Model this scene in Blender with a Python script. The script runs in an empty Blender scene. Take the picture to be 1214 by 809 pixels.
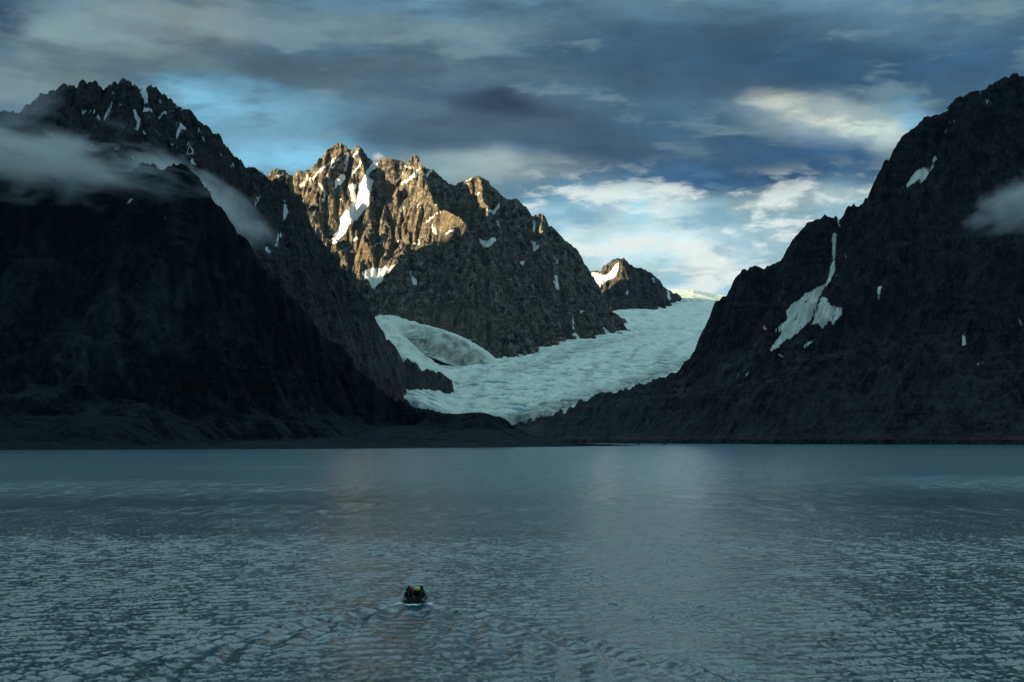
import bpy, bmesh, math, random, time
import numpy as np
from mathutils import Vector, Matrix
T0 = time.time()
rng = np.random.default_rng(7)
random.seed(7)
S = bpy.context.scene
COL = S.collection
R = math.radians

# ------------------------------------------------------------------ survey
# camera station: 15 m above the fjord (a ship's deck), looking along +Y.
F, YH, HC, PX0 = 1686.0, 520.5, 15.0, 607.0
def P(px, py, Y):
    """a surveyed point: bearing / elevation read on the photograph + its distance"""
    return np.array([(px - PX0) / F * Y, Y, HC + (YH - py) / F * Y])

# ------------------------------------------------------------------ noise
def _h(ix, iy, seed):
    h = (ix.astype(np.uint32) * np.uint32(374761393) + iy.astype(np.uint32) * np.uint32(668265263)
         + np.uint32((seed * 2246822519) & 0xffffffff))
    h = (h ^ (h >> np.uint32(13))) * np.uint32(1274126177)
    return h ^ (h >> np.uint32(16))
_A = np.linspace(0, 2 * np.pi, 256, endpoint=False)
_GX, _GY = np.cos(_A).astype(np.float32), np.sin(_A).astype(np.float32)
def gnoise(x, y, seed=0):
    x = np.asarray(x, np.float32); y = np.asarray(y, np.float32)
    fx = np.floor(x); fy = np.floor(y)
    ix = fx.astype(np.int64); iy = fy.astype(np.int64)
    dx = x - fx; dy = y - fy
    u = dx * dx * dx * (dx * (dx * 6 - 15) + 10); v = dy * dy * dy * (dy * (dy * 6 - 15) + 10)
    def g(ax, ay):
        k = _h(ix + ax, iy + ay, seed) & np.uint32(255)
        return _GX[k] * (dx - ax) + _GY[k] * (dy - ay)
    a = g(0, 0); b = g(1, 0); c = g(0, 1); d = g(1, 1)
    a = a + u * (b - a); c = c + u * (d - c)
    return (a + v * (c - a)) * 1.5
def fbm(x, y, oct=5, seed=0, gain=.5, lac=2.03):
    s = 0; a = 1.; n = 0
    for i in range(oct):
        s = s + a * gnoise(x, y, seed + i * 17); n += a
        x = x * lac + 3.1; y = y * lac + 7.7; a *= gain
    return s / n
def ridged(x, y, oct=5, seed=0, gain=.5, lac=2.07):
    """1 on sharp crests, falling towards 0 in hollows"""
    s = 0; a = 1.; n = 0; w = 1.
    for i in range(oct):
        r = 1 - np.abs(gnoise(x, y, seed + i * 31)); r = r * r
        s = s + a * r * w; n += a; w = np.clip(r * 1.3, 0, 1)
        x = x * lac + 1.7; y = y * lac + 9.2; a *= gain
    return s / n
def sstep(a, b, x):
    t = np.clip((x - a) / (b - a), 0, 1); return t * t * (3 - 2 * t)
def blur(a, n=1):
    for _ in range(n):
        p = np.pad(a, 1, mode='edge'); a = (p[:-2, 1:-1] + p[2:, 1:-1] + 2 * a) / 4
        p = np.pad(a, 1, mode='edge'); a = (p[1:-1, :-2] + p[1:-1, 2:] + 2 * a) / 4
    return a

# ------------------------------------------------------------------ erosion
def erode(H, cell, n=50000, steps=60, rounds=3, seed=1, strength=.35, depo=.25):
    """rain running down the slopes: cuts gullies, leaves fans of scree"""
    h = (H / cell).astype(np.float64); ny, nx = h.shape
    g = np.random.default_rng(seed); flow = np.zeros_like(h); lay = np.zeros_like(h)
    for r in range(rounds):
        px = g.uniform(1, nx - 3, n); py = g.uniform(1, ny - 3, n)
        dx = np.zeros(n); dy = np.zeros(n); vel = np.ones(n); wat = np.ones(n); sed = np.zeros(n)
        hf = h.ravel()
        for s in range(steps):
            ix = px.astype(int); iy = py.astype(int); fx = px - ix; fy = py - iy
            k = iy * nx + ix
            h00 = hf[k]; h10 = hf[k + 1]; h01 = hf[k + nx]; h11 = hf[k + nx + 1]
            gx = (h10 - h00) * (1 - fy) + (h11 - h01) * fy
            gy = (h01 - h00) * (1 - fx) + (h11 - h10) * fx
            h0 = h00 * (1 - fx) * (1 - fy) + h10 * fx * (1 - fy) + h01 * (1 - fx) * fy + h11 * fx * fy
            dx = dx * .25 - gx * .75; dy = dy * .25 - gy * .75
            L = np.hypot(dx, dy) + 1e-9; dx /= L; dy /= L
            qx = np.clip(px + dx, 1, nx - 3); qy = np.clip(py + dy, 1, ny - 3)
            jx = qx.astype(int); jy = qy.astype(int); ex = qx - jx; ey = qy - jy; j = jy * nx + jx
            h1 = hf[j] * (1 - ex) * (1 - ey) + hf[j + 1] * ex * (1 - ey) + hf[j + nx] * (1 - ex) * ey + hf[j + nx + 1] * ex * ey
            dh = h1 - h0
            cap = np.maximum(-dh, .02) * vel * wat * 2.2
            dep = np.where(dh > 0, np.minimum(dh, sed), np.where(sed > cap, (sed - cap) * depo, 0))
            ero = np.where((dh <= 0) & (sed <= cap), np.minimum((cap - sed) * strength * .1, -dh), 0)
            ch = dep - ero; sed = sed - ch
            w = [(0, (1 - fx) * (1 - fy)), (1, fx * (1 - fy)), (nx, (1 - fx) * fy), (nx + 1, fx * fy)]
            acc = np.zeros(h.size)
            for o, ww in w: acc += np.bincount(k + o, weights=ch * ww, minlength=h.size)
            acc = np.clip(acc, -.12, .12)
            hf += acc
            flow.ravel()[:] += np.bincount(k, weights=wat, minlength=h.size)
            lay.ravel()[:] += np.maximum(acc, 0)
            vel = np.sqrt(np.maximum(vel * vel - dh * .6, .05)); vel = np.minimum(vel, 3.); wat *= .982
            px, py = qx, qy
        h = hf.reshape(ny, nx)
    return (h * cell).astype(np.float32), blur(flow, 1), blur(lay, 2)

# ------------------------------------------------------------------ ridges
def dense(pts, jag=0., n=3, seed=0):
    """subdivide a surveyed crest line, with small random teeth between the survey points"""
    g = np.random.default_rng(seed); out = []
    w = [P(*p) for p in pts]
    for a, b in zip(w[:-1], w[1:]):
        for i in range(n):
            t = i / n; q = a + (b - a) * t
            if i:
                q = q + np.array([g.normal(0, 4), g.normal(0, 10), (g.random() - .62) * jag])
            out.append(q)
    out.append(w[-1]); return np.array(out)
def prof(d, s0, s1, d0):
    return s1 * d + (s0 - s1) * d0 * (1 - np.exp(-d / d0))

class Field:
    def __init__(f, x0, x1, y0, y1, cell, seed):
        f.cell = cell; f.seed = seed
        f.x = np.arange(x0, x1 + .1, cell, dtype=np.float32); f.y = np.arange(y0, y1 + .1, cell, dtype=np.float32)
        f.X, f.Y = np.meshgrid(f.x, f.y)
        f.H = np.full(f.X.shape, -500, np.float32)
        f.D = np.full(f.X.shape, 9999, np.float32)      # distance to the crest that owns the point
        f.Sx = np.zeros(f.X.shape, np.float32)          # arc length along that crest
        w = 46
        d = 260.
        f.WX = f.X + w * fbm(f.X / d, f.Y / d, 4, seed + 5); f.WY = f.Y + w * fbm(f.X / d, f.Y / d, 4, seed + 55)
    def ridge(f, pts, s0, s1, d0, reach=2500, warp=1., side=None, off=0, kx=1., keepD=False):
        """raise the ground to a crest line; side=(slope factor left, right of the walking direction)"""
        arc = off
        for a, b in zip(pts[:-1], pts[1:]):
            L = math.hypot(b[0] - a[0], b[1] - a[1])
            if L < 1e-3: continue
            i0, i1 = np.searchsorted(f.x, [min(a[0], b[0]) - reach, max(a[0], b[0]) + reach])
            j0, j1 = np.searchsorted(f.y, [min(a[1], b[1]) - reach, max(a[1], b[1]) + reach])
            if i1 - i0 < 1 or j1 - j0 < 1: arc += L; continue
            sl = (slice(j0, j1), slice(i0, i1))
            X = f.X[sl] + warp * (f.WX[sl] - f.X[sl]); Y = f.Y[sl] + warp * (f.WY[sl] - f.Y[sl])
            ux, uy = (b[0] - a[0]) / L, (b[1] - a[1]) / L
            rx = X - a[0]; ry = Y - a[1]
            t = np.clip(rx * ux + ry * uy, 0, L)
            ex = rx - t * ux; ey = ry - t * uy
            d = np.sqrt(ex * ex * kx * kx + ey * ey)
            dd = d
            if side is not None:
                c = rx * uy - ry * ux                    # >0 on the right
                k = .5 + .5 * np.clip(c / (d + 1), -1, 1)
                dd = d * (side[0] + (side[1] - side[0]) * k)
            h = a[2] + (b[2] - a[2]) * (t / L) - prof(dd, s0, s1, d0)
            H = f.H[sl]; m = h > H
            H[m] = h[m]; f.Sx[sl][m] = (arc + t)[m]
            if not keepD: f.D[sl][m] = d[m]
            arc += L
    def sample(f, A, x, y):
        i = np.clip((x - f.x[0]) / f.cell, 0, len(f.x) - 1.01); j = np.clip((y - f.y[0]) / f.cell, 0, len(f.y) - 1.01)
        a = int(i); b = int(j); u = i - a; v = j - b
        return A[b, a] * (1 - u) * (1 - v) + A[b, a + 1] * u * (1 - v) + A[b + 1, a] * (1 - u) * v + A[b + 1, a + 1] * u * v
    def ribs(f, n, amp, length, seed, zmin=40, near=None, mean=.3, front=True):
        """buttresses that follow the fall line and stand out of the face"""
        g = np.random.default_rng(seed); base = blur(f.H, 2); gy, gx = np.gradient(base, f.cell)
        ok = np.argwhere((base > zmin + 60) & (f.D < (near or 1e9)) & ((gy > -.4) | (not front)))
        if not len(ok): return
        for j, i in ok[g.integers(0, len(ok), n)]:
            x, y = float(f.x[i]), float(f.y[j]); st = 5 * f.cell; ln = length * g.uniform(.4, 1.3); A = amp * g.uniform(.4, 1.25)
            pl = []; go = 0.; turn = g.normal(0, mean); sl = []
            while go < ln:
                z = f.sample(base, x, y)
                if z < zmin: break
                ux, uy = f.sample(gx, x, y), f.sample(gy, x, y); m = math.hypot(ux, uy) + 1e-6
                pl.append([x, y, z, go]); sl.append(m)
                an = math.atan2(-uy, -ux) + turn; turn = turn * .7 + g.normal(0, mean * .6)
                x += math.cos(an) * st; y += math.sin(an) * st; go += st
            if len(pl) < 4: continue
            pl = np.array(pl); t = pl[:, 3] / pl[-1, 3]
            up = A * np.sin(np.pi * np.clip(t * .9 + .04, 0, 1)) ** .8 * (.75 + .25 * g.random(len(pl)))
            q = np.stack([pl[:, 0], pl[:, 1], pl[:, 2] + up], 1)
            k = max(1.25, 1.25 * float(np.mean(sl)))
            f.ridge(q, k, k * .9, 60, reach=A * 2.2 + 40, warp=.6, off=g.uniform(0, 9000), keepD=True)
    def carve(f, A=45, lam=85, B=26, iso=150, crest=50):
        lowland = .06 + .94 * sstep(10, 130, f.H)
        w = sstep(4, crest * 2.2, f.D) * lowland
        wob = 38 * fbm(f.X / 130, f.Y / 130, 3, f.seed + 2)
        s = (f.Sx + wob) / lam; d = (f.D + wob) / (lam * 5.5)
        f.H -= A * w * (1 - ridged(s, d, 4, f.seed + 9))
        f.H -= B * lowland * sstep(0, 60, f.D) * (1 - ridged(f.X / iso, f.Y / iso, 6, f.seed + 3, .55)) * 1.5
        f.H += lowland * (.25 + .75 * sstep(0, 40, f.D)) * 8 * fbm(f.X / 22, f.Y / 22, 3, f.seed + 4)
        # ledges of harder rock
        q = (f.H + 30 * fbm(f.X / 200, f.Y / 200, 3, f.seed + 8)) / 34
        f.H += lowland * 5.5 * np.sin(q * 2 * np.pi) * sstep(10, 60, f.D) * (.4 + .6 * fbm(f.X / 300, f.Y / 300, 2, f.seed + 12))
    def wear(f, n, rounds=3, strength=.35, steps=60, rock=1.):
        keep = f.H.copy()
        f.H, f.flow, f.lay = erode(f.H, f.cell, n, steps, rounds, f.seed, strength)
        w = sstep(0, 26, f.D)                       # the surveyed crest itself keeps its height
        f.H = keep * (1 - w) + f.H * w
        f.facets(k=rock)
        f.settle()
    def facets(f, sizes=((105, .30), (48, .38), (21, .38), (12, .22)), k=1.):
        """jointed rock: every block breaks along its own tilted plane"""
        gy, gx = np.gradient(blur(f.H, 3), f.cell); st = sstep(.35, .9, np.hypot(gx, gy))
        st = st * (.35 + .65 * sstep(-.25, .2, fbm(f.X / 240, f.Y / 240, 3, f.seed + 40))) * (.25 + .75 * sstep(0, 30, f.D)) * (.1 + .9 * sstep(10, 110, f.H))
        for o, (c, tl) in enumerate(sizes):
            if c < 2 * f.cell: continue
            sd = f.seed + 100 + o * 7
            x = (f.X + .35 * c * gnoise(f.X / c, f.Y / c, sd + 1)) / c; y = (f.Y + .6 * f.H * .5 + .35 * c * gnoise(f.X / c, f.Y / c, sd + 2)) / (c * 1.25)
            ix = np.floor(x).astype(np.int64); iy = np.floor(y).astype(np.int64)
            best = np.full(x.shape, 9., np.float32); off = np.zeros(x.shape, np.float32)
            for ax in (-1, 0, 1):
                for ay in (-1, 0, 1):
                    h = _h(ix + ax, iy + ay, sd)
                    cx = ix + ax + (h & np.uint32(255)) / 255.; cy_ = iy + ay + ((h >> np.uint32(8)) & np.uint32(255)) / 255.
                    dx = x - cx; dy = y - cy_; d = dx * dx + dy * dy
                    tx = ((h >> np.uint32(16)) & np.uint32(255)) / 127.5 - 1; ty = ((h >> np.uint32(24)) & np.uint32(255)) / 127.5 - 1
                    m = d < best; best[m] = d[m]; off[m] = (dx * tx + dy * ty + .35 * (tx * ty))[m]
            f.H = (f.H + k * tl * c * off * st).astype(np.float32)
        f.H += (k * 6 * st * (ridged(f.X / 48, f.Y / 48, 5, f.seed + 60, .6) - .5)).astype(np.float32)
    def settle(f, slope=2.5, n=4):
        """loose teeth steeper than rock can stand fall off"""
        for _ in range(n):
            p = np.pad(f.H, 1, mode='edge')
            a = np.minimum(p[:-2, 1:-1], p[2:, 1:-1]); b = np.minimum(p[1:-1, :-2], p[1:-1, 2:])
            f.H = np.minimum(f.H, np.maximum(np.minimum(a, b), np.maximum(a, b) - slope * f.cell * .6) + slope * f.cell).astype(np.float32)
    def px(f):
        X, Y, H = f.X, f.Y, f.H
        return PX0 + F * X / Y, YH - F * (H - HC) / Y
    def normals(f):
        gy, gx = np.gradient(f.H, f.cell)
        n = 1 / np.sqrt(gx * gx + gy * gy + 1)
        return -gx * n, -gy * n, n

def poly_sd(x, y, poly):
    """signed distance to an outline, positive inside"""
    poly = np.asarray(poly, np.float32); d = np.full(x.shape, 1e9, np.float32); ins = np.zeros(x.shape, bool)
    for a, b in zip(poly, np.roll(poly, -1, 0)):
        e = b - a; wx = x - a[0]; wy = y - a[1]
        t = np.clip((wx * e[0] + wy * e[1]) / (e @ e + 1e-9), 0, 1)
        d = np.minimum(d, np.hypot(wx - e[0] * t, wy - e[1] * t))
        c = ((a[1] <= y) & (b[1] > y)) | ((b[1] <= y) & (a[1] > y))
        xx = a[0] + (y - a[1]) / (e[1] if abs(e[1]) > 1e-9 else 1e-9) * e[0]
        ins ^= c & (x < xx)
    return np.where(ins, d, -d)
def stroke_sd(x, y, pts):
    """signed distance to a tapered streak (x, y, half width)"""
    s = np.full(x.shape, -1e9, np.float32)
    for a, b in zip(pts[:-1], pts[1:]):
        e = np.array([b[0] - a[0], b[1] - a[1]]); wx = x - a[0]; wy = y - a[1]
        t = np.clip((wx * e[0] + wy * e[1]) / (e @ e + 1e-9), 0, 1)
        s = np.maximum(s, a[2] + (b[2] - a[2]) * t - np.hypot(wx - e[0] * t, wy - e[1] * t))
    return s
def snow_map(f, polys=(), strokes=(), rough=1.6, pts=None):
    """where the photograph shows lying snow, carried over to the ground it lies on"""
    px, py = f.px() if pts is None else pts
    qx = px + rough * fbm(f.X / 34, f.Y / 34, 4, f.seed + 70) * 2.4; qy = py + rough * fbm(f.X / 34, f.Y / 34, 4, f.seed + 71) * 2.4
    sd = np.full(f.X.shape, -99, np.float32)
    for p in list(polys) + list(strokes):
        a = np.array([q[:2] for q in p], float); m = 8
        win = (qx > a[:, 0].min() - m) & (qx < a[:, 0].max() + m) & (qy > a[:, 1].min() - m) & (qy < a[:, 1].max() + m)
        if not win.any(): continue
        v = stroke_sd(qx[win], qy[win], [(a_, b_, c_ * 1.2 + .2) for a_, b_, c_ in p]) if len(p[0]) == 3 else poly_sd(qx[win], qy[win], p)
        sd[win] = np.maximum(sd[win], v)
    nx, ny, nz = f.normals()
    return np.where(ny < .25, np.clip(.5 + sd / 5, 0, 1), 0)

# ------------------------------------------------------------------ scene helpers
def tag(o, label=None, cat=None, group=None, kind=None):
    if label: o['label'] = label
    if cat: o['category'] = cat
    if group: o['group'] = group
    if kind: o['kind'] = kind
    return o
def grid_mesh(name, X, Y, Z, mat, attrs=None, mask=None, smooth=True):
    ny, nx = X.shape
    co = np.stack([X, Y, Z], -1).reshape(-1, 3).astype(np.float32)
    i = np.arange(ny * nx).reshape(ny, nx)
    q = np.stack([i[:-1, :-1], i[:-1, 1:], i[1:, 1:], i[1:, :-1]], -1).reshape(-1, 4)
    if mask is not None:
        m = mask[:-1, :-1] | mask[:-1, 1:] | mask[1:, 1:] | mask[1:, :-1]
        q = q[m.ravel()]
        used = np.zeros(len(co), bool); used[q.ravel()] = True
        new = np.cumsum(used) - 1; co = co[used]; q = new[q]
    else:
        used = None
    me = bpy.data.meshes.new(name)
    me.vertices.add(len(co)); me.vertices.foreach_set('co', co.ravel())
    me.loops.add(q.size); me.loops.foreach_set('vertex_index', q.ravel().astype(np.int32))
    me.polygons.add(len(q)); me.polygons.foreach_set('loop_start', np.arange(0, q.size, 4, dtype=np.int32))
    me.polygons.foreach_set('use_smooth', np.full(len(q), smooth, bool))
    for k, v in (attrs or {}).items():
        a = me.attributes.new(k, 'FLOAT', 'POINT'); v = np.asarray(v, np.float32).ravel()
        a.data.foreach_set('value', v[used] if used is not None else v)
    me.update(); me.validate()
    me.materials.append(mat)
    o = bpy.data.objects.new(name, me); COL.objects.link(o); return o

# ------------------------------------------------------------------ node helper
class NT:
    def __init__(s, tree):
        s.t = tree; s.n = tree.nodes; s.l = tree.links
    def put(s, sock, v):
        if hasattr(v, 'is_output'): s.l.new(v, sock)
        elif isinstance(v, (tuple, list)) and len(v) == 3 and sock.type == 'RGBA': sock.default_value = (*v, 1)
        else: sock.default_value = v
    def new(s, kind, **kw):
        n = s.n.new(kind)
        for k, v in kw.items(): setattr(n, k, v)
        return n
    def m(s, op, a, b=None, c=None, clamp=False):
        n = s.new('ShaderNodeMath', operation=op, use_clamp=clamp)
        for i, v in enumerate((a, b, c)):
            if v is not None: s.put(n.inputs[i], v)
        return n.outputs[0]
    def v(s, op, a, b=None, sc=None):
        n = s.new('ShaderNodeVectorMath', operation=op)
        s.put(n.inputs[0], a)
        if b is not None: s.put(n.inputs[1], b)
        if sc is not None: s.put(n.inputs['Scale'], sc)
        return n.outputs[1] if op in ('LENGTH', 'DOT_PRODUCT', 'DISTANCE') else n.outputs[0]
    def mix(s, f, a, b, blend='MIX'):
        n = s.new('ShaderNodeMix', data_type='RGBA', blend_type=blend)
        s.put(n.inputs[0], f); s.put(n.inputs[6], a); s.put(n.inputs[7], b); return n.outputs[2]
    def noise(s, vec, scale, detail=4, rough=.5, dist=0., kind='FBM'):
        n = s.new('ShaderNodeTexNoise', noise_type=kind)
        s.put(n.inputs['Vector'], vec); s.put(n.inputs['Scale'], scale); s.put(n.inputs['Detail'], detail)
        s.put(n.inputs['Roughness'], rough); s.put(n.inputs['Distortion'], dist); return n.outputs[0]
    def mr(s, v, a, b, c=0., d=1., smooth=False):
        n = s.new('ShaderNodeMapRange', interpolation_type='SMOOTHSTEP' if smooth else 'LINEAR')
        for i, q in enumerate((v, a, b, c, d)): s.put(n.inputs[i], q)
        return n.outputs[0]
    def comb(s, x, y, z):
        n = s.new('ShaderNodeCombineXYZ')
        for i, q in enumerate((x, y, z)): s.put(n.inputs[i], q)
        return n.outputs[0]
    def sep(s, v):
        n = s.new('ShaderNodeSeparateXYZ'); s.put(n.inputs[0], v); return n.outputs
    def attr(s, name):
        return s.new('ShaderNodeAttribute', attribute_name=name).outputs['Fac']
    def scale(s, v, k):                      # per axis scale of a vector
        return s.v('MULTIPLY', v, k)
def material(name):
    m = bpy.data.materials.new(name); m.use_nodes = True
    t = NT(m.node_tree); b = m.node_tree.nodes['Principled BSDF']; return m, t, b

def rock_material(name, dark, light, rust, scree, snow=(.82, .86, .88), relief=1., rustiness=.5, fleck=0., fz=(300, 700)):
    m, t, b = material(name)
    geo = t.new('ShaderNodeNewGeometry'); pos = geo.outputs['Position']
    big = t.noise(pos, .006, 4, .55); mid = t.noise(pos, .03, 5, .6)
    fine = t.noise(t.scale(pos, (1, 1, .45)), .12, 5, .65)
    tone = t.m('POWER', t.mr(t.m('ADD', t.m('MULTIPLY', mid, .5), t.m('MULTIPLY', fine, .6)), .42, .70), 1.6)
    c = t.mix(tone, dark, light)
    c = t.mix(t.m('MULTIPLY', t.mr(big, .47, .66, smooth=True), rustiness), c, rust)
    mp = t.new('ShaderNodeMapping'); t.put(mp.inputs[0], pos); mp.inputs['Rotation'].default_value = (R(12), R(38), 0); mp.inputs['Scale'].default_value = (.22, .3, 1.4)
    st = t.noise(mp.outputs[0], .035, 5, .62, .5)
    c = t.mix(t.mr(st, .55, .7, 0, .4), c, light)
    sc = t.m('MULTIPLY', t.attr('scree'), t.mr(t.noise(t.scale(pos, (1, 1, .4)), .05, 4, .6), .3, .62))
    c = t.mix(sc, c, scree)
    sn = t.m('ADD', t.attr('snow'), t.m('ADD', t.m('MULTIPLY', t.m('SUBTRACT', fine, .5), .7), t.m('MULTIPLY', t.m('SUBTRACT', mid, .5), .5)))
    sn = t.mr(sn, .44, .58, smooth=True)
    if fleck:
        fl = t.noise(t.scale(pos, (1, 1, .8)), .028, 3, .55, .8); nz = t.sep(geo.outputs['True Normal'])[2]
        fl = t.m('MULTIPLY', t.mr(fl, .735 - fleck, .76 - fleck, smooth=True), t.m('MULTIPLY', t.mr(nz, .35, .6), t.mr(t.sep(pos)[2], fz[0], fz[1], smooth=True)))
        sn = t.m('MAXIMUM', sn, t.m('MULTIPLY', fl, .9))
    grime = t.mr(t.noise(t.scale(pos, (1, 1, .3)), .045, 4, .6), .35, .7, .80, 1.04)
    c = t.mix(sn, c, t.mix(1., snow, grime, 'MULTIPLY'))
    t.put(b.inputs['Base Color'], c); t.put(b.inputs['Roughness'], .86); t.put(b.inputs['Specular IOR Level'], .06)
    hgt = t.m('ADD', t.m('MULTIPLY', t.noise(t.scale(pos, (1, 1, .4)), .035, 7, .66), 15 * relief), t.m('MULTIPLY', st, 12 * relief))
    hgt = t.m('MULTIPLY', hgt, t.mr(sn, 0, 1, 1, .12))
    bp = t.new('ShaderNodeBump'); t.put(bp.inputs['Height'], hgt); bp.inputs['Distance'].default_value = 1.; bp.inputs['Strength'].default_value = .9
    t.put(b.inputs['Normal'], bp.outputs[0]); return m

# ------------------------------------------------------------------ camera
cam = bpy.data.cameras.new('camera'); co = bpy.data.objects.new('camera', cam); COL.objects.link(co)
co.location = (0, 0, HC); co.rotation_euler = (R(90), 0, 0)
cam.sensor_width = 36; cam.lens = 36 * F / 1214; cam.shift_y = (YH - 404.5) / 1214
cam.clip_start = .5; cam.clip_end = 90000
S.camera = co

# ------------------------------------------------------------------ light
SUN_EL, SUN_AZ = R(7.0), R(-118)          # bearing from +Y, clockwise: the sun stands low, to the left
sd = Vector((math.sin(SUN_AZ) * math.cos(SUN_EL), math.cos(SUN_AZ) * math.cos(SUN_EL), math.sin(SUN_EL)))
sl = bpy.data.lights.new('sun', 'SUN'); so = bpy.data.objects.new('sun', sl); COL.objects.link(so)
sl.energy = 5.; sl.angle = R(.5); sl.color = (1., .79, .44)
so.rotation_euler = sd.to_track_quat('Z', 'Y').to_euler(); so.location = sd * 3000

w = bpy.data.worlds.new('World'); S.world = w; w.use_nodes = True
t = NT(w.node_tree); bg = w.node_tree.nodes['Background']
sky = t.new('ShaderNodeTexSky', sky_type='NISHITA'); sky.sun_disc = False
sky.sun_elevation = SUN_EL; sky.sun_rotation = SUN_AZ; sky.ozone_density = 2.5; sky.air_density = 1.2
dr = t.new('ShaderNodeTexCoord').outputs['Generated']; dx, dy, dz = t.sep(dr)
U0 = t.m('MULTIPLY', t.m('ARCTAN2', dx, dy), F); V0 = t.m('MULTIPLY', t.m('ARCSINE', dz), F)
# clouds are laid out by bearing (U) and elevation (V)
nv = t.comb(t.m('MULTIPLY', U0, 1 / 210.), t.m('MULTIPLY', V0, 1 / 85.), 0.)
wn = t.new('ShaderNodeTexNoise'); t.put(wn.inputs['Vector'], nv); wn.inputs['Scale'].default_value = 1.; wn.inputs['Detail'].default_value = 5.; wn.inputs['Roughness'].default_value = .56
wv = t.v('SUBTRACT', wn.outputs[1], (.5, .5, .5)); wx, wy, _ = t.sep(wv)
U = t.m('ADD', U0, t.m('MULTIPLY', wx, 150.)); V = t.m('ADD', V0, t.m('MULTIPLY', wy, 62.))
UV = t.comb(U, V, 0.)
BLUE = t.v('SCALE', sky.outputs[0], sc=.4)
def lin(r, g, b):
    return tuple((c / 255 / 12.92 if c / 255 < .04045 else ((c / 255 + .055) / 1.055) ** 2.4) for c in (r, g, b))
SKYK = 4.0                                  # background strength .1, the view exposure makes up the rest
def lc(rgb): return tuple(c * SKYK for c in lin(*rgb))
ramp = t.new('ShaderNodeValToRGB'); t.put(ramp.inputs[0], t.mr(V, -100, 1900))
rs = [(-100, (120, 165, 180)), (120, (140, 178, 188)), (250, (120, 155, 168)), (330, (72, 100, 120)), (420, (66, 94, 114)), (520, (88, 122, 142)), (610, (176, 218, 230)), (800, (196, 236, 248)), (1050, (152, 198, 214)), (1500, (134, 176, 192))]
el = ramp.color_ramp.elements
while len(el) < len(rs): el.new(.5)
for e, (p, c) in zip(el, rs):
    e.position = (p + 100) / 2000.; e.color = (*lin(*c), 1)
c = t.v('SCALE', ramp.outputs[0], sc=SKYK)
def blob(c, px, py, rx, ry, rgb, a=1., rot=0, pw=1.):
    az = math.atan((px - PX0) / F); u0 = az * F; v0 = math.atan((YH - py) / F * math.cos(az)) * F
    mp = t.new('ShaderNodeMapping', vector_type='TEXTURE'); t.put(mp.inputs[0], UV)
    mp.inputs['Location'].default_value = (u0, v0, 0); mp.inputs['Rotation'].default_value = (0, 0, R(rot)); mp.inputs['Scale'].default_value = (rx, ry, 1)
    f = t.mr(t.v('LENGTH', mp.outputs[0]), 1.3, .25, 0, a, smooth=True)
    return t.mix(f, c, lc(rgb) if not hasattr(rgb, 'is_output') else rgb)
B = [  # px, py, rx, ry, colour, amount, tilt
 (300, 150, 150, 62, (110, 158, 182), .9, -12), (235, 122, 60, 26, (112, 172, 198), .85, -25), (340, 178, 130, 22, (118, 178, 204), .8, 0),
 (560, 200, 120, 26, (132, 158, 160), .8, 0), (640, 205, 110, 22, (146, 164, 158), .8, -6),
 (680, 245, 90, 32, (92, 146, 178), .85, 0), (640, 260, 60, 22, (104, 156, 182), .8, 0),
 (780, 250, 80, 34, (192, 208, 206), .9, -15), (760, 285, 170, 50, (176, 202, 206), .85, 0), (845, 300, 60, 34, (200, 210, 202), .9, -25),
 (900, 260, 130, 30, (132, 164, 174), .8, 0), (860, 340, 120, 18, (150, 190, 206), .8, 0), (745, 236, 24, 30, (130, 190, 212), .7, 0), (960, 232, 100, 16, (150, 168, 166), .6, -4),
 (880, 205, 300, 26, (46, 78, 108), .95, 2), (850, 168, 300, 50, (44, 76, 106), .9, 0), (640, 168, 260, 26, (58, 80, 98), .9, -4),
 (800, 150, 220, 30, (58, 86, 106), .6, 0), (560, 140, 180, 36, (70, 92, 108), .8, 0),
 (975, 134, 125, 32, (140, 162, 166), .7, -13), (990, 135, 95, 15, (196, 203, 188), .8, -13), (925, 118, 50, 12, (200, 206, 190), .7, -10), (1010, 138, 50, 18, (198, 204, 190), .6, -20), (1050, 150, 40, 30, (158, 178, 174), .7, -45), (1075, 128, 30, 22, (110, 158, 186), .8, 0),
 (800, 60, 330, 40, (50, 78, 100), .8, 0), (1050, 80, 260, 40, (48, 80, 108), .85, 0), (1150, 20, 140, 26, (74, 106, 126), .7, 0),
 (600, 128, 62, 22, (38, 52, 68), .9, 0), (520, 85, 200, 20, (92, 116, 126), .5, 0), (470, 35, 190, 22, (104, 126, 132), .6, 0), (760, 20, 180, 20, (76, 104, 122), .6, 0),
 (210, 30, 120, 42, (118, 134, 132), .85, 8), (90, 45, 100, 42, (112, 136, 140), .9, 0), (60, 100, 130, 34, (100, 122, 126), .9, 0), (5, 22, 46, 40, (44, 66, 88), .9, 0),
 (300, 70, 150, 20, (64, 84, 94), .8, -8), (400, 80, 120, 18, (66, 86, 98), .6, -4), (150, 68, 120, 12, (84, 106, 112), .6, 0), (420, 108, 90, 14, (76, 98, 110), .7, -12),
]
for (px, py, rx, ry, rgb, a, rot) in B: c = blob(c, px, py, rx, ry, rgb, a, rot)
# clear sky between the cloud banks: the sky texture itself shows through
c = blob(c, 270, 150, 90, 40, BLUE, .2); c = blob(c, 700, 245, 70, 30, BLUE, .3)
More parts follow.
